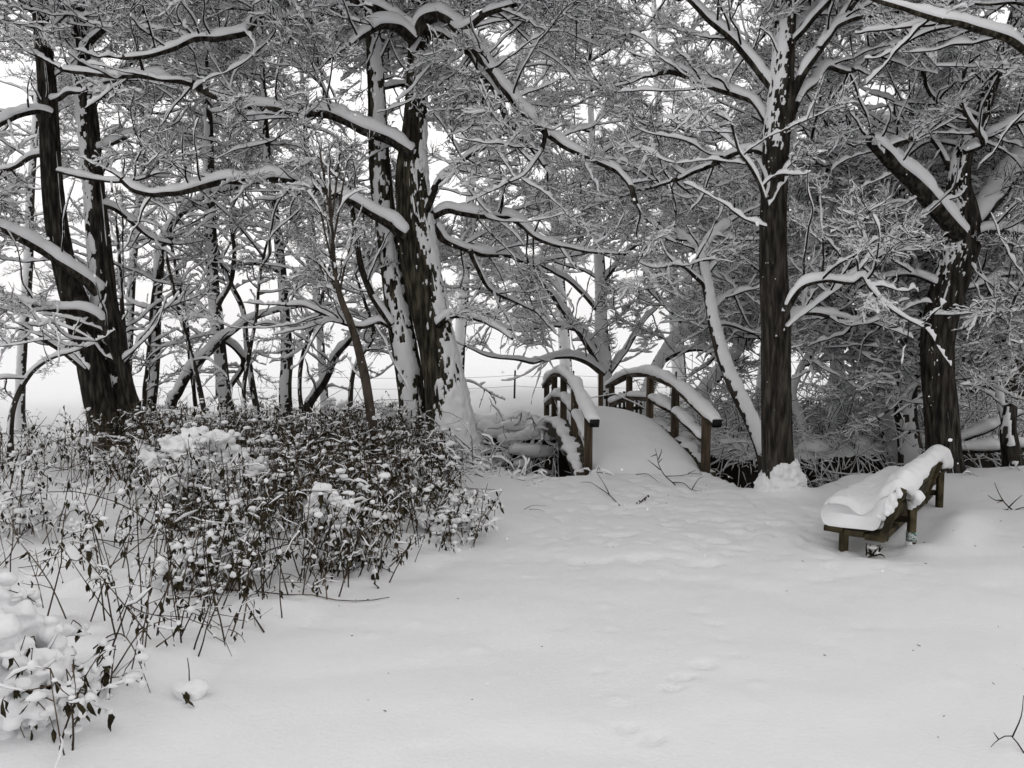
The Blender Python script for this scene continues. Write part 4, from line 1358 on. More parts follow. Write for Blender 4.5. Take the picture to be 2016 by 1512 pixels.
    for j, s in enumerate(v):
        cx = np.interp(s, range(5), [(PL[k][0] + PR[k][0]) / 2 for k in range(5)])
        hw = np.interp(s, [-0.6, 0, 4], [0.72, 0.655, 0.535]) - 0.03
        y = 8.7 + 1.05 * s
        z = 0.355 - 0.345 * ((s - 2) / 2) ** 2
        edge = np.abs(u)
        zc = z + 0.085 * (1 - edge ** 2.2) - 0.05 * edge ** 10
        zc = zc - 0.16 * (np.abs(u) > 0.995)
        xs = cx + hw * u * (1 + 0.03 * math.sin(s * 5)) 
        pp = np.stack([xs, np.full(nu, y), np.zeros(nu)], axis=-1)
        zc = zc + fbm(pp * 2.5, 3, 91) * 0.022 + fbm(pp * 11, 2, 92) * 0.006
        if s < 0.05:
            f = sstep(0.05, -0.62, s)
            zc = zc * (1 - f) + (-0.04) * f
            zc = zc - 0.0
        VV[j] = np.stack([xs, np.full(nu, y), zc], axis=-1)
    m = MB()
    m.add(VV, grid_faces(nv, nu, closed=False))
    m.obj('deck_snow', snow_m, t)
    # boards of the far bank seen through the arch
    for i in range(7):
        x = 0.30 + i * 0.115
        m = MB()
        bar(m, (x, 12.55 + 0.01 * i, -0.75), (x, 12.55 + 0.01 * i, 0.02 + 0.02 * (i % 2)), 0.075, 0.03, up=(0, 1, 0))
        m.obj('bank_board', wood_d, t, smooth=False, bevel=0.003)
    # boards of the near bank
    for i in range(2):
        m = MB()
        bar(m, (0.72, 8.72 + 0.0, -0.12 - 0.17 * i), (2.28, 8.72, -0.12 - 0.17 * i), 0.06, 0.15)
        m.obj('sill_board', wood_d, t, smooth=False, bevel=0.004)


bridge()

# low slatted gate beyond the bridge
def gate():
    x0, y0 = 1.72, 14.2
    t = thing('slatted_gate', 'low dark slatted gate standing beyond the far end of the bridge', 'gate', (2.1, y0, 0))
    for i in range(9):
        x = x0 + i * 0.085
        m = MB()
        h = 0.37 + 0.02 * math.sin(i * 2.1)
        bar(m, (x, y0 + 0.05 * i, -0.12), (x, y0 + 0.05 * i, h), 0.045, 0.022, up=(0, 1, 0))
        m.obj('slat', wood_d, t, smooth=False)
    for z in (0.06, 0.29):
        m = MB()
        bar(m, (x0 - 0.05, y0 + 0.025, z), (x0 + 0.74, y0 + 0.46, z), 0.03, 0.06)
        m.obj('cross_rail', wood_d, t, smooth=False)
    m = MB()
    bar(m, (x0 - 0.12, y0 - 0.05, -0.2), (x0 - 0.12, y0 - 0.05, 0.72), 0.08, 0.08, up=(0, 1, 0))
    m.obj('gate_post', wood_m, t, smooth=False, bevel=0.005)


gate()


def fence():
    xs_ = [-9.0, -6.6, -4.2, -1.9, 0.05, 1.35, 3.6, 6.0]
    t = thing('wire_fence', 'thin wire fence with slender posts along the edge of the white field', 'fence', (0, 17.5, 0))
    pts = []
    for i, x in enumerate(xs_):
        y = 17.4 + 0.1 * math.sin(i * 1.7)
        g = gz(x, y)
        m = MB()
        q = np.array([[x, y, g - 0.1, 0.022], [x + 0.01, y, g + 0.3, 0.021], [x + 0.02, y, g + 0.62, 0.02]])
        bark_tube(m, q, 8, 0.1)
        m.obj('fence_post', bark_b, t)
        pts.append((x + 0.02, y - 0.03, g))
    for h in (0.28, 0.52):
        m = MB()
        rows = []
        for i in range(len(pts) - 1):
            a, b = pts[i], pts[i + 1]
            for f in np.linspace(0, 1, 8, endpoint=False):
                rows.append([a[0] * (1 - f) + b[0] * f, a[1] * (1 - f) + b[1] * f, (a[2] * (1 - f) + b[2] * f) + h - 0.06 * f * (1 - f) * 4 * 0.5])
        P = np.array(rows)[None]
        batch_tubes(m, P, np.full((1, P.shape[1]), 0.0035), 4)
        m.obj('wire', wire_m, t)


fence()

# shed with a brown roof, far right behind the trees
def shed():
    t = thing('shed', 'long low shed with a brown roof glimpsed through twigs at the right edge', 'building', (10.5, 16.5, 0))
    m = MB()
    bar(m, (8.6, 16.5, 0.9), (14.6, 17.5, 0.9), 3.0, 2.2)
    m.obj('wall', shedw_m, t, smooth=False)
    for s, nm in ((-1, 'roof'), (1, 'roof')):
        m = MB()
        o_ = np.array([0.16, -0.98, 0]) * -s
        a = np.array([8.4, 16.45, 2.55]) + o_ * 0.8
        b = np.array([14.8, 17.55, 2.55]) + o_ * 0.8
        n = nrm(np.array([o_[0] * 0.55, o_[1] * 0.55, 1.0]))
        bar(m, a, b, 1.95, 0.08, up=n)
        m.obj(nm, roof_m, t, smooth=False)


shed()

# ------------------------------------------------------------------ the bench
def remesh(mb, voxel, smooth_it=4, amp=0.006, seed=0):
    """weld a heap of lumps into one skin of snow"""
    me = mb.mesh('heap', [snow_m])
    o = bpy.data.objects.new('heap', me)
    C.objects.link(o)
    r = o.modifiers.new('r', 'REMESH')
    r.mode = 'VOXEL'
    r.voxel_size = voxel
    s = o.modifiers.new('s', 'SMOOTH')
    s.iterations = smooth_it
    s.factor = 0.5
    bpy.context.view_layer.update()
    dg = bpy.context.evaluated_depsgraph_get()
    ev = o.evaluated_get(dg).to_mesh()
    v = np.empty(len(ev.vertices) * 3, np.float32)
    ev.vertices.foreach_get('co', v)
    v = v.reshape(-1, 3).astype(float)
    nr = np.empty(len(ev.vertices) * 3, np.float32)
    ev.vertices.foreach_get('normal', nr)
    nr = nr.reshape(-1, 3)
    f4 = np.array([list(p.vertices) for p in ev.polygons if len(p.vertices) == 4]).reshape(-1, 4)
    f3 = np.array([list(p.vertices) for p in ev.polygons if len(p.vertices) == 3]).reshape(-1, 3)
    bpy.data.objects.remove(o)
    bpy.data.meshes.remove(me)
    v = v + nr * (fbm(v * 9, 3, seed) * amp + fbm(v * 30, 2, seed + 1) * amp * 0.4)[:, None]
    m = MB()
    m.add(v, f4)
    if len(f3):
        m.f.append((f3, 0))
    return m


def bench():
    O = np.array([2.22, 5.51, 0.0])
    a = np.array([0.58, 0.8146, -0.042])
    b = np.array([0.8146, -0.58, 0.0])
    k = np.array([0, 0, 1.0])

    def W(s, d, z):
        return O + a * s + b * d + k * z
    t = thing('park_bench', 'old mossy wooden bench buried under a thick heap of snow', 'bench', (O[0] + 0.8, O[1] + 0.7, 0))
    ZS = 0.165
    for i in range(3):
        m = MB()
        bar(m, W(-0.02, 0.065 + 0.135 * i, ZS - 0.012 * i), W(2.3, 0.065 + 0.135 * i, ZS - 0.012 * i), 0.128, 0.04)
        m.obj('seat_board', bench_m, t, smooth=False, bevel=0.005)
    # cross bearers carry the seat, short legs stand under them
    for s in (0.12, 1.95):
        m = MB()
        bar(m, W(s, 0.03, ZS - 0.032), W(s, 0.40, ZS - 0.044), 0.05, 0.024)
        m.obj('bearer', bench_m, t, smooth=False, bevel=0.004)
        m = MB()
        bar(m, W(s - 0.03, 0.115, -0.35), W(s - 0.03, 0.115, ZS - 0.02), 0.052, 0.052, up=(0, 1, 0))
        m.obj('leg', bench_m, t, smooth=False, bevel=0.004)
        # raked back support
        m = MB()
        bar(m, W(s - 0.115, 0.375, ZS - 0.035), W(s - 0.115, 0.500, 0.50), 0.050, 0.045, up=b)
        m.obj('back_support', bench_m, t, smooth=False, bevel=0.004)
    for s in (0.45, 1.91):
        m = MB()
        bar(m, W(s, 0.495, -0.4), W(s, 0.495, 0.40), 0.05, 0.05, up=(0, 1, 0))
        r_ = m.obj('rear_post', bench_m, t, smooth=False, bevel=0.006)
        m = MB()
        bar(m, W(s + 0.045, 0.36, 0.205), W(s + 0.045, 0.51, 0.215), 0.035, 0.045)
        m.obj('brace', bench_m, t, smooth=False, bevel=0.004)
        if s < 1:
            m = MB()
            bar(m, W(s, 0.495, 0.06), W(s, 0.495, 0.13), 0.054, 0.054, up=(0, 1, 0))
            m.obj('paint_mark', sticker_m, r_, smooth=False)
    for i, (d, z) in enumerate(((0.418, 0.30), (0.452, 0.43))):
        m = MB()
        bar(m, W(0.0, d, z), W(2.28, d, z), 0.115, 0.035, up=nrm(b * 1.0 - k * 0.28))
        m.obj('back_board', bench_m, t, smooth=False, bevel=0.005)
    # snow: one slab over seat and backrest
    rg = np.random.default_rng(5)
    ns_, sg = 130, np.linspace(-0.015, 2.34, 130)
    rows = []
    for s in sg:
        e0 = sstep(-0.02, 0.10, s)
        e1 = 1 - sstep(2.22, 2.34, s) * 0.6
        over = np.interp(s, [0, 0.22, 0.34, 0.55, 1.15, 1.35, 1.85, 2.0, 2.34], [0.47, 0.46, 0.41, 0.43, 0.51, 0.515, 0.51, 0.42, 0.42])
        topz = np.interp(s, [0, 0.18, 0.35, 1.0, 1.6, 2.1, 2.34], [0.535, 0.56, 0.60, 0.60, 0.615, 0.635, 0.58])
        bk = np.interp(s, [0, 0.15, 0.4, 2.0, 2.34], [0.535, 0.545, 0.575, 0.565, 0.60])
        dip = np.interp(s, [0, 0.12, 0.45, 2.34], [0.33, 0.37, 0.42, 0.42])
        prof = [(0.10, 0.186), (0.012, 0.188), (-0.022, 0.215), (-0.032, 0.28), (-0.012, 0.345), (0.04, 0.378), (0.14, 0.382), (0.24, dip - 0.015), (0.33, dip + 0.045), (0.40, (dip + topz) / 2 + 0.03), (0.45, topz - 0.03), (0.505, topz), (bk - 0.03, topz - 0.02), (bk, topz - 0.065), (bk + 0.004, over + 0.02), (bk - 0.02, over - 0.005), (0.55, over), (0.50, over + 0.02), (0.46, 0.34), (0.40, 0.20), (0.25, 0.184)]
        prof = np.array(prof)
        cen = np.array([0.25, 0.23])
        sh = 0.80 + 0.20 * min(e0, e1)
        prof[:, 0] = cen[0] + (prof[:, 0] - cen[0]) * (0.94 + 0.06 * e0)
        prof[:, 1] = np.where(prof[:, 1] > 0.2, 0.19 + (prof[:, 1] - 0.19) * sh, prof[:, 1])
        pc = catmull(np.column_stack([prof, np.zeros(len(prof))]), 0.022)
        L_ = np.concatenate([[0], np.cumsum(np.linalg.norm(np.diff(pc[:, :2], axis=0), axis=1))])
        tt = np.linspace(0, L_[-1], 72)
        rows.append(np.column_stack([np.full(72, s), np.interp(tt, L_, pc[:, 0]), np.interp(tt, L_, pc[:, 1])]))
    G = np.array(rows)
    G[..., 1] -= 0.05 * sstep(0.22, 0.45, G[..., 1])
    # lumps, and ragged hanging edges
    nrm2 = np.cross(np.gradient(G, axis=1), np.gradient(G, axis=0))
    nrm2 = nrm(nrm2)
    amp = 0.016 * fbm(G * 5.0, 3, 3) + 0.006 * fbm(G * 17, 3, 4) + 0.018 * fbm(G * np.array([7, 9, 9]), 2, 8) * (G[..., 1] > 0.42)
    G = G - nrm2 * amp[..., None]
    m = MB()
    VW = O + G[..., :1] * a + G[..., 1:2] * b + G[..., 2:3] * k
    m.add(VW, grid_faces(ns_, 72))
    for q in (0, ns_ - 1):
        tri = tessellate_polygon([[Vector((g[1], g[2], 0)) for g in G[q]]])
        f3 = np.array([[int(z) for z in t3] for t3 in tri]) + q * 72
        m.f.append((f3, 0))
    m.obj('snow_heap', snow_m, t)
    # ragged bits clinging to the near back support and the post top
    m = MB()
    for i in range(12):
        blob(m, W(-0.03 + rg.uniform(-.03, .03), 0.365 + 0.010 * i + rg.uniform(-.03, .03), 0.28 + 0.018 * i + 0.02 * rg.random()), rg.uniform(0.018, 0.036), 2, 0.5, seed=i, flat=1)
    for i in range(6):
        blob(m, W(0.43 + rg.uniform(-.05, .05), 0.50 + rg.uniform(-.03, .03), 0.385 + 0.03 * rg.random()), rg.uniform(0.03, 0.045), 2, 0.5, seed=i + 30, flat=1)
    remesh(m, 0.008, 2, 0.008, 6).obj('clinging_snow', snow_m, t)['kind'] = 'stuff'
    m = MB()
    m2 = MB()
    tu = bark_tube(m2, np.array([[*W(0.45, 0.495, -0.1), 0.033], [*W(0.45, 0.495, 0.1), 0.033], [*W(0.45, 0.495, 0.36), 0.033]]), 24, 0.02)
    plaster(m, tu, (-0.6, -0.6, 0), cover=-0.75, amount=0.008, seed=7, fine=16, zfade=lambda z: 0.8 * (1 - sstep(0.0, 0.07, z)) + 0.7 * sstep(0.24, 0.32, z))
    m.obj('post_snow', snow_m, t)
    # clod with stalks under the seat
    p = W(0.08, 0.30, 0.0)
    t2 = thing('plant_tuft', 'small snowy tuft of dead stalks under the near end of the bench', 'plant', p)
    m = MB()
    S = p + rg.normal(0, 0.025, (14, 3)) * np.array([1, 1, 0.2])
    Pw = walk(S, np.tile([0, 0, 1.0], (14, 1)) + rg.normal(0, 0.6, (14, 3)), rg.uniform(0.05, 0.12, 14), 4, rg, 0.3)
    batch_tubes(m, Pw, np.tile([0.004, 0.006, 0.005, 0.002], (14, 1)), 4)
    m.obj('stalk_clump', leaf_m, t2)
    m = MB()
    blob(m, p + np.array([0, 0, 0.055]), (0.04, 0.04, 0.02), 2, 0.5)
    blob(m, p + np.array([0.03, 0, 0.02]), (0.03, 0.03, 0.02), 2, 0.5)
    m.obj('snow_cap', snow_m, t2)


bench()

# ------------------------------------------------------------------ withered plants at the left
def crumple_leaves(mb, pts, rg, size=(0.025, 0.06), m=0):
    """shrivelled hanging leaves: folded strips with a twist"""
    N = len(pts)
    L = rg.uniform(*size, N)
    w = L * rg.uniform(0.25, 0.55, N)
    az = rg.uniform(0, 6.28, N)
    sd = np.stack([np.cos(az), np.sin(az), np.zeros(N)], axis=-1)
    fw = np.stack([-np.sin(az), np.cos(az), np.zeros(N)], axis=-1)
    dn = nrm(np.array([0, 0, -1.0]) + rg.normal(0, 0.35, (N, 3)))
    V = np.zeros((N, 4, 3, 3))
    for i, (f, wd, cv) in enumerate(((0, 0.15, 0), (0.35, 1.0, 0.25), (0.7, 0.75, 0.15), (1.0, 0.08, 0.35))):
        tw = rg.normal(0, 0.5, N) * f
        s2 = sd * np.cos(tw)[:, None] + fw * np.sin(tw)[:, None]
        c = pts + dn * (L * f)[:, None] + fw * (L * cv * rg.uniform(-0.6, 0.9, N))[:, None]
        V[:, i, 0] = c - s2 * (w * wd * 0.5)[:, None]
        V[:, i, 1] = c + fw * (w * wd * 0.35)[:, None]
        V[:, i, 2] = c + s2 * (w * wd * 0.5)[:, None]
    f = grid_faces(4, 3, closed=False)
    mb.add(V, (f[None] + (np.arange(N) * 12)[:, None, None]).reshape(-1, 4), m)


def stalks(bases, rg, height_, lean, r0=0.0045):
    N = len(bases)
    d = np.array([lean[0], lean[1], 1.0]) + rg.normal(0, 0.24, (N, 3)) * np.array([1, 1, 0])
    return walk(bases, d, height_, 7, rg, 0.055, -0.012)


def undergrowth():
    rg = np.random.default_rng(31)
    B = []
    while True:
        x = rg.uniform(-6.6, -0.2, 400)
        y = rg.uniform(3.0, 10.4, 400)
        e = plant_edge(x, y)
        dens = sstep(0.02, 0.35, e) * np.interp(y, [3, 4.5, 6, 9, 10.4], [0.16, 0.38, 0.8, 1.0, 0.6]) * sstep(-0.1, 1.3, e + 0.35)
        # thinner towards the left where the stream bank shows
        u = x / y
        dens = dens * np.interp(u, [-0.72, -0.55, -0.45, -0.3], [0.04, 0.14, 0.7, 1.0])
        dens = dens * (0.45 + 0.55 * sstep(-0.25, 0.25, fbm(np.stack([x, y, 0 * x], axis=-1) * 1.3, 2, 77)))
        k = rg.random(400) < dens
        B.append(np.stack([x[k], y[k], height(x[k], y[k]) - 0.04], axis=-1))
        if sum(len(b) for b in B) > 2000:
            break
    B = np.concatenate(B)[:2000]
    N = len(B)
    H = rg.uniform(0.30, 1.0, N) * (0.5 + 0.5 * sstep(0.0, 1.1, plant_edge(B[:, 0], B[:, 1]))) * np.interp(B[:, 1], [3, 5, 7, 9, 10], [0.78, 0.88, 0.88, 0.72, 0.62])
    P = stalks(B, rg, H, (0.16, -0.02))
    mb = MB()
    R = np.linspace(1, 0.5, 7)[None] * rg.uniform(0.0026, 0.0052, N)[:, None]
    batch_tubes(mb, P, R, 4)
    # long canes arching through
    k = rg.choice(np.nonzero(plant_edge(B[:, 0], B[:, 1]) > 0.8)[0], 110, replace=False)
    D = rg.normal(0, 1, (110, 3)) * np.array([1, 0.8, 0]) + np.array([0.3, -0.2, 1.1])
    K = walk(B[k], D, rg.uniform(0.9, 1.7, 110), 10, rg, 0.10, -0.20)
    K[..., 2] = np.maximum(K[..., 2], height(K[..., 0], K[..., 1]) + 0.01)
    RK = np.tile(np.linspace(0.0045, 0.0022, 10), (110, 1))
    batch_tubes(mb, K, RK, 4)
    # side shoots near the top
    m_ = 4
    own = np.repeat(np.arange(N), m_)
    tt = rg.uniform(2.4, 6, N * m_)
    j = np.minimum(tt.astype(int), 5)
    f = (tt - j)[:, None]
    S = P[own, j] * (1 - f) + P[own, j + 1] * f
    D = rg.normal(0, 1, (N * m_, 3)) * np.array([1, 1, 0.5]) + np.array([0, 0, 0.35])
    Q = walk(S, D, rg.uniform(0.05, 0.22, N * m_), 4, rg, 0.35, -0.12)
    RQ = np.tile(np.array([[0.0026, 0.0023, 0.002, 0.0015]]), (N * m_, 1))
    batch_tubes(mb, Q, RQ, 3)
    o = mb.obj('undergrowth', [stem_m])
    o['kind'] = 'stuff'
    tag(o, 'dense stand of withered brown nettle stalks on the stream bank', 'undergrowth')
    # leaves
    mb = MB()
    pick = rg.choice(len(Q), int(len(Q) * 0.9))
    lp = Q[pick, rg.integers(1, 4, len(pick))]
    crumple_leaves(mb, lp, rg, (0.018, 0.045))
    pick = rg.choice(len(Q), int(len(Q) * 0.9))
    lp = Q[pick, rg.integers(1, 4, len(pick))] + rg.normal(0, 0.012, (len(pick), 3))
    crumple_leaves(mb, lp, rg, (0.018, 0.05))
    pick = rg.choice(N, N * 2)
    lp = P[pick, rg.integers(3, 7, len(pick))]
    crumple_leaves(mb, lp, rg, (0.03, 0.075))
    l = mb.obj('withered_leaves', leaf_m, o)
    l['kind'] = 'stuff'
    # snow lying on them
    mb = MB()
    batch_snow(mb, Q, RQ, 0.006, 0.008, rg, 0, 0.86)
    c = Q[rg.choice(len(Q), 3200), rg.integers(1, 4, 3200)] + np.array([0, 0, 0.006])
    batch_blobs(mb, c, rg.uniform(0.005, 0.017, (3200, 3)) * np.array([1, 1, 0.7]), rg, 1, 0, 0.7)
    # small pads of snow lodged in the tangle, in drifts
    c = P[rg.choice(N, 3000), rg.integers(3, 7, 3000)]
    c = c[fbm(c * 1.8, 2, 55) > 0.16]
    rr = rg.uniform(0.007, 0.030, (len(c), 3)) * np.array([1.3, 0.9, 0.7])
    batch_blobs(mb, c, rr, rg, 2, 0, 0.8)
    pick = rg.choice(len(Q), 700, replace=False)
    c = Q[pick, 2] + np.array([0, 0, 0.008])
    rr = np.stack([rg.uniform(0.012, 0.035, len(c)), rg.uniform(0.010, 0.028, len(c)), rg.uniform(0.010, 0.026, len(c))], axis=-1)
    batch_blobs(mb, c, rr, rg, 1, 0, 0.5)
    pick = np.repeat(rg.choice(N, 120, replace=False), 7)
    big = np.repeat(rg.uniform(0.5, 1.4, 120), 7)[:, None]
    c = P[pick, 6] + rg.normal(0, 1, (len(pick), 3)) * np.array([0.035, 0.035, 0.018]) * big
    rr = rg.uniform(0.012, 0.034, (len(c), 3)) * np.array([1.25, 1, 0.75]) * big
    batch_blobs(mb, c, rr, rg, 2, 0, 0.6)
    s = mb.obj('clinging_snow', snow_m, o)
    s['kind'] = 'stuff'


undergrowth()


def laden_bush(label, px, py, Y, spread, h, seed, clumps, stems=26, leaves=160, cat='bush', name='snow_laden_bush', mass=False, lift=0.0, grow=1.0, lean=(0.12, -0.05)):
    """a bush bowed under lumps of snow. px, py: its middle in the photograph"""
    rg = np.random.default_rng(seed)
    c = at(px, py, Y)
    g = gz(c[0], c[1])
    t = thing(name, label, cat, (c[0], c[1], g), 'bushes bowed under snow')
    B = np.stack([c[0] + rg.normal(0, spread * 0.45, stems), c[1] + rg.normal(0, spread * 0.4, stems), np.zeros(stems)], axis=-1)
    B[:, 2] = height(B[:, 0], B[:, 1]) - 0.04
    P = stalks(B, rg, rg.uniform(0.6, 1.1, stems) * h, lean)
    own = np.repeat(np.arange(stems), 5)
    j = rg.integers(2, 7, stems * 5)
    Q = walk(P[own, j], rg.normal(0, 1, (stems * 5, 3)) * np.array([1, 1, 0.4]) + np.array([0, 0, -0.1]), rg.uniform(0.08, 0.24, stems * 5), 4, rg, 0.35, -0.18)
    mb = MB()
    batch_tubes(mb, P, np.linspace(1, 0.5, 7)[None] * rg.uniform(0.003, 0.006, stems)[:, None], 4)
    batch_tubes(mb, Q, np.tile([0.003, 0.0026, 0.0022, 0.0016], (len(Q), 1)), 3)
    o = mb.obj('stems', stem_m, t)
    o['kind'] = 'stuff'
    mb = MB()
    k = rg.choice(len(Q), leaves)
    crumple_leaves(mb, Q[k, rg.integers(1, 4, leaves)], rg, (0.03, 0.075))
    o = mb.obj('leaves', leaf_m, t)
    o['kind'] = 'stuff'
    mb = MB()
    batch_snow(mb, Q, np.full((len(Q), 4), 0.003), 0.006, 0.010, rg, 0, 0.7)
    c2 = Q[rg.choice(len(Q), 160), rg.integers(1, 4, 160)]
    batch_blobs(mb, c2, rg.uniform(0.006, 0.022, (160, 3)), rg, 2, 0, 0.6)
    c2 = Q[rg.choice(len(Q), 70), 2]
    batch_blobs(mb, c2, np.stack([rg.uniform(0.015, 0.045, 70), rg.uniform(0.012, 0.035, 70), rg.uniform(0.01, 0.03, 70)], axis=-1), rg, 2, 0, 0.5)
    o = mb.obj('snow_dusting', snow_m, t)
    o['kind'] = 'stuff'
    m = MB()
    for (dx, dz, r) in clumps:
        r *= grow
        if not mass:
            m = MB()
        q = np.array([c[0] + dx, c[1] + rg.normal(0, 0.04), c[2] + dz + lift])
        for i in range(95):
            off = np.clip(rg.normal(0, 0.46, 3), -0.95, 0.95) * np.array([r, r, r * 0.62])
            blob(m, q + off, np.array((1, 0.9, 0.8)) * rg.uniform(0.013 + 0.06 * r, 0.022 + 0.16 * r), 2, 0.5, seed=seed + i, flat=0.9)
        if not mass:
            remesh(m, max(0.006, r * 0.07), 2, r * 0.08, seed).obj('snow_clump', snow_m, t)
    if mass:
        remesh(m, 0.009, 2, 0.010, seed).obj('snow_clump', snow_m, t)
    return t


laden_bush('broad bush piled with round lumps of snow in the middle of the withered plants', 430, 960, 6.0, 0.5, 0.75, 201,
           [(-0.10, 0.08, .12), (0.10, 0.13, .11), (0.22, 0.02, .13), (0.06, -0.03, .13), (-0.34, -0.06, .12), (-0.28, 0.22, .10), (0.02, 0.27, .09), (-0.12, 0.30, .09), (0.20, -0.14, .10), (-0.5, 0.12, .07)], 40, 260, lift=0.10, grow=1.2)
laden_bush('leafy bush with lumps of snow leaning over the edge of the path', 665, 1050, 5.1, 0.28, 0.6, 202,
           [(-0.10, 0.18, .065), (-0.13, 0.08, .085), (0.03, 0.06, .10), (0.13, 0.0, .085), (0.0, -0.05, .08), (0.10, -0.11, .07), (0.18, -0.22, .06), (-0.09, 0.25, .04)], 34, 320, lift=0.05, grow=1.15, lean=(0.3, -0.15))
laden_bush('bush at the bottom left corner smothered in snow, nearest the camera', 40, 1330, 3.0, 0.30, 0.42, 203,
           [(-0.12, 0.24, .17), (-0.02, 0.10, .18), (0.06, -0.04, .17), (-0.12, -0.06, .19), (0.04, -0.20, .17), (-0.05, -0.34, .19), (0.14, -0.30, .12), (-0.2, 0.05, .18), (0.17, -0.14, .08), (0.2, -0.4, .11)], 22, 150, mass=True)
laden_bush('small bush with two star-shaped pads of snow at the front of the plants', 420, 1130, 4.6, 0.22, 0.5, 204, [(0.02, 0.06, .06), (0.06, -0.05, .06), (-0.20, 0.14, .05), (-0.3, 0.02, .05)], 30, 110)
laden_bush('low bush tip bowed to the snow beside the path', 880, 1050, 5.8, 0.20, 0.45, 205, [(-0.16, 0.10, .07), (-0.05, 0.05, .06), (0.08, -0.02, .05), (0.13, -0.08, .04)], 22, 120, lean=(0.4, -0.1))
laden_bush('bush with flat snow pads under the leaning trunks', 330, 890, 7.6, 0.45, 0.6, 206, [(-0.2, 0.06, .09), (0.1, 0.10, .11), (0.3, 0.02, .10), (0.5, 0.12, .09), (-0.45, -0.05, .08)], 30, 200)
laden_bush('bush with a slab of snow at the foot of the double trunk', 800, 960, 7.0, 0.3, 0.5, 207, [(-0.1, 0.0, .09), (0.05, 0.04, .08), (-0.3, 0.16, .06), (-0.42, -0.04, .07)], 26, 200)
laden_bush('snow-capped bush at the left edge above the stream', 20, 1010, 5.6, 0.3, 0.6, 208, [(-0.08, 0.02, .08), (0.12, -0.05, .07), (0.05, 0.12, .06), (0.24, 0.06, .05)], 24, 100)


# single stalks along the front edge
def nettles():
    rg = np.random.default_rng(41)
    spots = [(448, 1285, 1040, 'tall bare stalk standing farthest out on the snow'), (395, 1245, 1010, 'bare stalk beside the tallest outlying one'), (360, 1250, 1000, 'thin stalk with drooping leaves at mid front'),
             (305, 1270, 1060, 'leaning stalk behind the fallen cane'), (278, 1230, 960, 'dark stalk leaning right in the front row'), (240, 1290, 1020, 'stalk hung with a string of shrivelled leaves'),
             (210, 1240, 960, 'straight stalk in front of the snowy hollow'), (168, 1230, 980, 'slender stalk left of the snowy hollow'), (520, 1200, 990, 'pale stalk below the snow-piled bush'),
             (590, 1190, 960, 'stalk at the left of the leafy bush'), (140, 1500, 1330, 'stout stalk beside the smothered corner bush'), (110, 1480, 1290, 'reddish stalk rising from the corner bush')]
    for px, py, top, lb in spots:
        ang = math.atan((py - 756) / F) + PITCH
        Yg = EYE / math.tan(ang)
        p = at(px, py, Yg)
        hgt = (at(px, top, Yg)[2] - p[2])
        t = thing('nettle_stalk', lb, 'plant', (p[0], p[1], p[2]), 'single withered stalks at the front of the plants')
        P = stalks((p - np.array([0, 0, 0.05]))[None], rg, np.array([hgt + 0.05]), (0.14, 0.0))
        m = MB()
        batch_tubes(m, P, np.linspace(0.0048, 0.0022, 7)[None], 5)
        S = P[0, rg.integers(3, 7, 5)]
        Q = walk(S, rg.normal(0, 1, (5, 3)) * np.array([1, 1, .3]), rg.uniform(0.05, 0.14, 5), 4, rg, 0.3, -0.15)
        batch_tubes(m, Q, np.tile([0.0026, 0.0022, 0.002, 0.0015], (5, 1)), 3)
        m.obj('stalk', stem_m, t)
        m = MB()
        crumple_leaves(m, Q[rg.integers(0, 5, 9), rg.integers(1, 4, 9)], rg, (0.03, 0.07))
        m.obj('leaves', leaf_m, t)['kind'] = 'stuff'
        m = MB()
        c = Q[:, 2]
        batch_blobs(m, c, rg.uniform(0.010, 0.026, (5, 3)), rg, 2, 0, 0.5)
        m.obj('snow_dusting', snow_m, t)['kind'] = 'stuff'


nettles()


def ground_pt(px, py):
    ang = math.atan((py - 756) / F) + PITCH
    p = at(px, py, EYE / math.tan(ang))
    p[2] = gz(p[0], p[1])
    return p


def stick(name, label, lines, cat='twig', m=twig_m, r=0.004, group='twigs lying or standing in the snow'):
    """a bare twig: lines of (px, py, lift in metres above the snow)"""
    g0 = ground_pt(lines[0][0][0], lines[0][0][1])
    t = thing(name, label, cat, g0, group)
    for i, ln in enumerate(lines):
        Y0 = ground_pt(ln[0][0], ln[0][1])[1] if ln[0][2] == 0 or i == 0 else g0[1]
        rows = []
        for j, (px, py, up) in enumerate(ln):
            if up is None:
                p = at(px, py, g0[1] + 0.02 * j)
            else:
                p = ground_pt(px, py) + np.array([0, 0, up + 0.004])
            rows.append([*p, r * (1 - 0.6 * j / max(1, len(ln) - 1))])
        q = catmull(np.array(rows), 0.04)
        mb = MB()
        batch_tubes(mb, q[None, :, :3], q[None, :, 3], 5)
        mb.obj('stem' if i == 0 else 'side_twig', m, t)
    return t


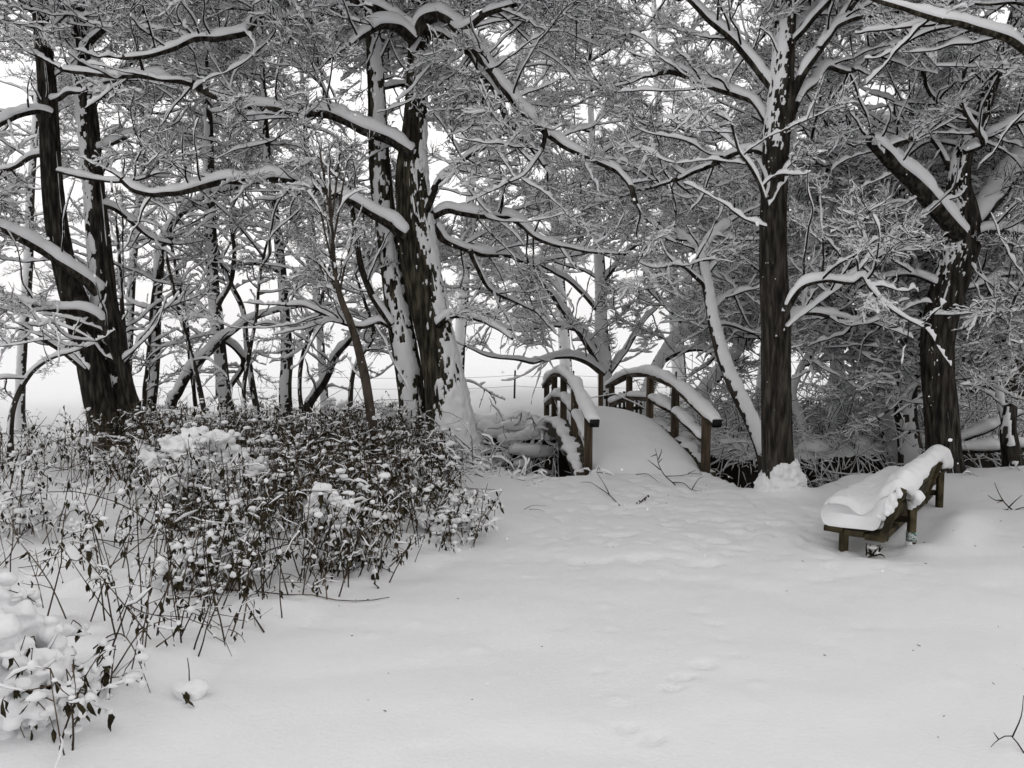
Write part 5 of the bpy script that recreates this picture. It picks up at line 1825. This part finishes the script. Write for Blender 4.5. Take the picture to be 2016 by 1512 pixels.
stick('fallen_twig', 'many-forked bare twig standing in the snow before the bridge', [[(1330, 955, 0), (1308, 935, None), (1297, 915, None), (1294, 900, None), (1290, 883, None)], [(1300, 925, None), (1284, 912, None), (1275, 905, None)], [(1296, 905, None), (1302, 890, None), (1302, 884, None)], [(1297, 910, None), (1303, 903, None)], [(1292, 895, None), (1281, 899, None)]], r=0.006)
stick('fallen_twig', 'long twig lying right of the forked twig with a raised fork', [[(1310, 935, 0), (1340, 938, .02), (1364, 936, .03), (1382, 937, .03)], [(1355, 936, .03), (1370, 930, .05)]], r=0.005)
stick('fallen_twig', 'drooping twig ending in a fork nearest the right bridge post', [[(1325, 948, 0), (1345, 955, .02), (1362, 963, .02), (1382, 964, .02)], [(1362, 963, .02), (1374, 953, .05), (1383, 948, .06)]], r=0.005)
stick('fallen_twig', 'short twig with a kink just left of the forked twig', [[(1252, 935, 0), (1272, 936, .02), (1285, 943, .02), (1297, 951, .01)]], r=0.0045)
stick('fallen_twig', 'long thin twig lying in the snow in front of the left bridge post', [[(1222, 988, 0), (1200, 976, .02), (1180, 966, .03), (1162, 958, .04), (1144, 958, .05)], [(1200, 976, .02), (1190, 963, .05), (1174, 944, .08)]], r=0.005)
stick('fallen_twig', 'pair of fine grass blades in the snow left of the bridge path', [[(1032, 998, 0), (1050, 993, .01), (1076, 993, .015)], [(1042, 998, .0), (1060, 999, .01), (1072, 1002, .01)]], r=0.0025)
stick('fallen_cane', 'two crossed canes lying at the front edge of the withered plants', [[(223, 1370, 0), (280, 1325, .06), (330, 1300, .09), (376, 1285, .10)], [(310, 1330, .02), (340, 1310, .04), (363, 1295, .06)], [(186, 1345, .04), (230, 1338, .09), (262, 1345, .08), (297, 1385, .0)]], r=0.004, m=stem_m)
stick('fallen_cane', 'broken dark cane poking out of the snow below the leafy bush', [[(520, 1258, 0), (495, 1235, .04), (476, 1218, .06)]], r=0.005, m=stem_m)
t = stick('bramble_twig', 'bare thorny twig with one orange leaf at the right edge', [[(1992, 1010, 0), (1978, 990, None), (1966, 970, None), (1958, 950, None)], [(1985, 1000, None), (2000, 985, None), (2012, 975, None)], [(1975, 985, None), (1960, 985, None), (1945, 975, None)], [(1990, 1008, None), (2010, 1000, None), (2030, 998, None)], [(1985, 1003, None), (1965, 1006, None), (1958, 1008, None)]], r=0.006)
m = MB()
crumple_leaves(m, np.array([at(1976, 985, ground_pt(1992, 1010)[1])]), np.random.default_rng(2), (0.06, 0.061))
m.obj('leaf', leaf_o, t)
stick('bramble_twig', 'small bare twig curling in at the bottom right corner', [[(2016, 1490, 0), (1990, 1472, .03), (1965, 1480, .03), (1950, 1490, .02)], [(1992, 1474, .03), (2008, 1455, .08), (2012, 1430, .12)], [(1965, 1480, .03), (1955, 1470, .04)]], r=0.003)
t = stick('berry_sprig', 'tiny sprig of dark berries lying on the trodden snow', [[(1258, 990, 0), (1268, 981, .01), (1278, 976, .015)], [(1264, 984, .01), (1272, 984, .01)]], r=0.003)
rg = np.random.default_rng(3)
for i in range(9):
    m = MB()
    p = ground_pt(1257 + 2.6 * i, 990 - 1.7 * i) + np.array([rg.uniform(-.02, .02), rg.uniform(-.02, .02), 0.012])
    blob(m, p, 0.009, 1, 0.1, flat=1)
    m.obj('berry', leaf_m, t)

# dead leaf hanging from a small cap of snow at the front of the plants
p = ground_pt(372, 1385)
t = thing('snow_capped_plant', 'single curled leaf hanging under a round cap of snow on the open snow', 'plant', p)
m = MB()
batch_tubes(m, np.array([[p + [0, 0, -0.03], p + [0.0, 0.01, 0.05], p + [0.005, 0.0, 0.12], p + [0.0, 0, 0.17]]]), np.array([[0.003, 0.003, 0.0025, 0.002]]), 4)
m.obj('stem', stem_m, t)
m = MB()
crumple_leaves(m, p + np.array([[0.0, -0.075, 0.055], [0.02, -0.075, 0.06], [0.01, -0.08, 0.05]]), np.random.default_rng(4), (0.05, 0.075))
m.obj('leaf', leaf_m, t)
m = MB()
for i in range(4):
    blob(m, p + np.array([rg.uniform(-.03, .03), rg.uniform(-.01, .03), 0.022 + 0.005 * i]), (0.062, 0.055, 0.036), 2, 0.3, seed=i, flat=1)
remesh(m, 0.006, 3, 0.003).obj('snow_cap', snow_m, t)


# ------------------------------------------------------------------ brambles on the ditch banks
def brambles(name, label, x0, x1, y0, y1, n, seed, h=(0.2, 0.6), snow=0.5, zmin=-1.2):
    rg = np.random.default_rng(seed)
    x = rg.uniform(x0, x1, n)
    y = rg.uniform(y0, y1, n)
    B = np.stack([x, y, height(x, y) - 0.03], axis=-1)
    D = rg.normal(0, 1, (n, 3)) * np.array([1, 1, 0.4]) + np.array([0, 0, 0.9])
    P = walk(B, D, rg.uniform(*h, n) * 1.6, 7, rg, 0.28, -0.20)
    P[..., 2] = np.maximum(P[..., 2], height(P[..., 0], P[..., 1]))
    own = np.repeat(np.arange(n), 4)
    j = rg.integers(1, 7, n * 4)
    Q = walk(P[own, j], rg.normal(0, 1, (n * 4, 3)), rg.uniform(0.08, 0.3, n * 4), 5, rg, 0.35, -0.1)
    mb = MB()
    batch_tubes(mb, P, np.tile(np.linspace(0.006, 0.003, 7), (n, 1)), 4, 0)
    batch_tubes(mb, Q, np.tile(np.linspace(0.0035, 0.002, 5), (n * 4, 1)), 3, 0)
    batch_snow(mb, P, np.tile(np.linspace(0.006, 0.003, 7), (n, 1)), 0.014 * snow, 0.02 * snow, rg, 1, 0.3)
    batch_snow(mb, Q, np.full((n * 4, 5), 0.003), 0.012 * snow, 0.016 * snow, rg, 1, 0.35)
    crumple_leaves(mb, Q[rg.choice(n * 4, n), 3], rg, (0.02, 0.05), 2)
    o = mb.obj(name, [twig_m, snow_twig, leaf_m])
    o['kind'] = 'stuff'
    tag(o, label, 'brambles')
    return o


brambles('brambles', 'tangle of snow-dusted brambles on the bank left of the bridge', -0.7, 0.78, 8.5, 12.2, 330, 61, (0.15, 0.5), snow=1.3)
brambles('brambles', 'bare brambles hanging on the dark bank right of the bridge', 2.4, 5.4, 9.4, 10.8, 200, 62, (0.15, 0.5), 0.5)
brambles('brambles', 'low brush at the foot of the thicket', 2.9, 8.5, 9.0, 13.5, 640, 63, (0.3, 1.0), 0.5)
brambles('brambles', 'tall dark tangle of brush beyond the ditch behind the bench', 2.7, 9.0, 10.6, 14.5, 620, 66, (0.6, 1.5), 0.4)
brambles('brambles', 'thin brush along the stream bank behind the plants', -7.5, -1.0, 10.6, 12.4, 160, 64, (0.3, 0.8), 0.6)
brambles('brambles', 'wispy stalks rising at the foot of the double trunk', -0.9, 0.2, 8.9, 10.0, 36, 65, (0.4, 0.9), 0.25)

# snow pillows on the far bank
m = MB()
rg = np.random.default_rng(8)
for i in range(46):
    x = rg.uniform(2.3, 6.0)
    y = np.interp(x, LIPF[:, 0], LIPF[:, 1]) + rg.uniform(-0.05, 0.7)
    blob(m, (x, y, 0.0 + rg.uniform(-0.05, 0.04)), (rg.uniform(0.10, 0.26), rg.uniform(0.1, 0.2), rg.uniform(0.06, 0.14)), 2, 0.3, seed=i)
for i in range(40):
    x = rg.uniform(-0.9, 0.45)
    y = np.interp(x, LIPF[:, 0], LIPF[:, 1]) + rg.uniform(-0.55, 0.5)
    blob(m, (x, y, float(height(x, y)) * 0.75 + rg.uniform(-0.02, 0.06)), (rg.uniform(0.14, 0.3), rg.uniform(0.12, 0.2), rg.uniform(0.08, 0.18)), 2, 0.3, seed=i + 90)
o = m.obj('bank_snow', snow_m)
o['kind'] = 'stuff'
tag(o, 'soft pillows of snow along the top of the far bank', 'snow')

# snow packed against the foot of the straight trunk
m = MB()
foot = np.array([[2.60, 7.62, -0.25, 0.20], [2.605, 7.62, -0.05, 0.19], [2.61, 7.615, 0.1, 0.165], [2.61, 7.61, 0.25, 0.152], [2.605, 7.605, 0.45, 0.145]])
m_ = MB()
tu = bark_tube(m_, foot, 110, 0.012)
plaster(m, tu, (0.72, -0.70, 0), cover=-0.10, amount=0.060, seed=44, sharp=0.55, fine=9, zfade=lambda z: 0.75 * (1 - sstep(0.05, 0.26, z)) - 1.1 * sstep(0.24, 0.36, z))
m.obj('snow_mound', snow_m)
tag(bpy.data.objects['snow_mound'], 'rough snow packed against the foot of the straight trunk', 'snow mound')

# fallen boughs right of the crooked tree
for lb, rows, Yb in (('snow-topped fallen log lying level right of the crooked tree', [(1872, 884, 9), (1905, 884, 9), (1945, 885, 8), (1985, 880, 8), (2060, 878, 7)], 9.6),
                     ('snow-topped bough propped above the level log', [(1880, 868, 8), (1915, 855, 8), (1945, 845, 7), (1980, 825, 6), (2040, 800, 5)], 10.0)):
    q = PX(rows, Yb)
    t = thing('fallen_log', lb, 'log', q[0, :3], 'fallen boughs by the crooked tree')
    m = MB()
    bark_tube(m, q, 12, 0.06)
    o = m.obj('log_bark', bark_m, t)
    m = MB()
    limb_snow(m, q, thick=0.085, seed=5)
    m.obj('log_snow', snow_m, o)
# snowy stump at the right edge
q = root_down(PX([(1996, 945, 22), (1992, 900, 18), (1985, 850, 15), (1990, 800, 12)], 8.9), -0.1)
t = thing('snowy_stump', 'short snow-plastered stump at the right edge beside the fallen log', 'stump', q[0, :3])
m = MB()
tu = bark_tube(m, q, 24, 0.04)
o = m.obj('stump_bark', bark_m, t)
m = MB()
plaster(m, tu, (-0.6, -0.8, 0), cover=-0.6, amount=0.025, seed=4)
m.obj('stump_snow', snow_m, o)

# specks of bark, buds and seed scales blown onto the snow
rg = np.random.default_rng(19)
m = MB()
N = 80
x, y = rg.uniform(-1.2, 5.0, N), rg.uniform(2.6, 8.6, N)
k = plant_edge(x, y) < 0.1
x, y = x[k], y[k]
P0 = np.stack([x, y, height(x, y) + 0.004], axis=-1)
Pl = walk(P0, rg.normal(0, 1, (len(x), 3)) * np.array([1, 1, 0.1]), rg.uniform(0.004, 0.022, len(x)), 3, rg, 0.3)
batch_tubes(m, Pl, np.tile([0.0012, 0.0022, 0.001], (len(x), 1)), 4)
o = m.obj('litter', leaf_m)
o['kind'] = 'stuff'
tag(o, 'scattered dark specks of bark and buds on the snow', 'litter')

# falling snow
rg = np.random.default_rng(9)
m = MB()
N = 420
yy = rg.uniform(1.6, 11, N)
xx = rg.uniform(-0.75, 0.75, N) * yy
zz = rg.uniform(0.15, 1.0, N) * (1.6 + yy * 0.42)
rr = rg.uniform(0.0022, 0.0048, N)
batch_blobs(m, np.stack([xx, yy, zz], axis=-1), np.stack([rr, rr * rg.uniform(.6, 1, N), rr * rg.uniform(.8, 1.5, N)], axis=-1), rg, 1, 0, 0.6, 1.0)
o = m.obj('falling_snow', snow_m)
o['kind'] = 'stuff'
tag(o, 'scattered snowflakes falling through the air', 'snowflakes')

# ------------------------------------------------------------------ haze over the field
HAZE = 0.008
m = MB()
bar(m, (0, -60, 6.5), (0, 950, 6.5), 1500, 17)
hz = bpy.data.materials.new('haze air')
hz.use_nodes = True
ht = hz.node_tree
ht.nodes.clear()
ho = ht.nodes.new('ShaderNodeOutputMaterial')
hv = ht.nodes.new('ShaderNodeVolumePrincipled')
hv.inputs['Color'].default_value = (0.985, 0.988, 0.992, 1)
hv.inputs['Density'].default_value = HAZE
ht.links.new(hv.outputs[0], ho.inputs['Volume'])
o = m.obj('haze', hz, smooth=False)
o['kind'] = 'stuff'
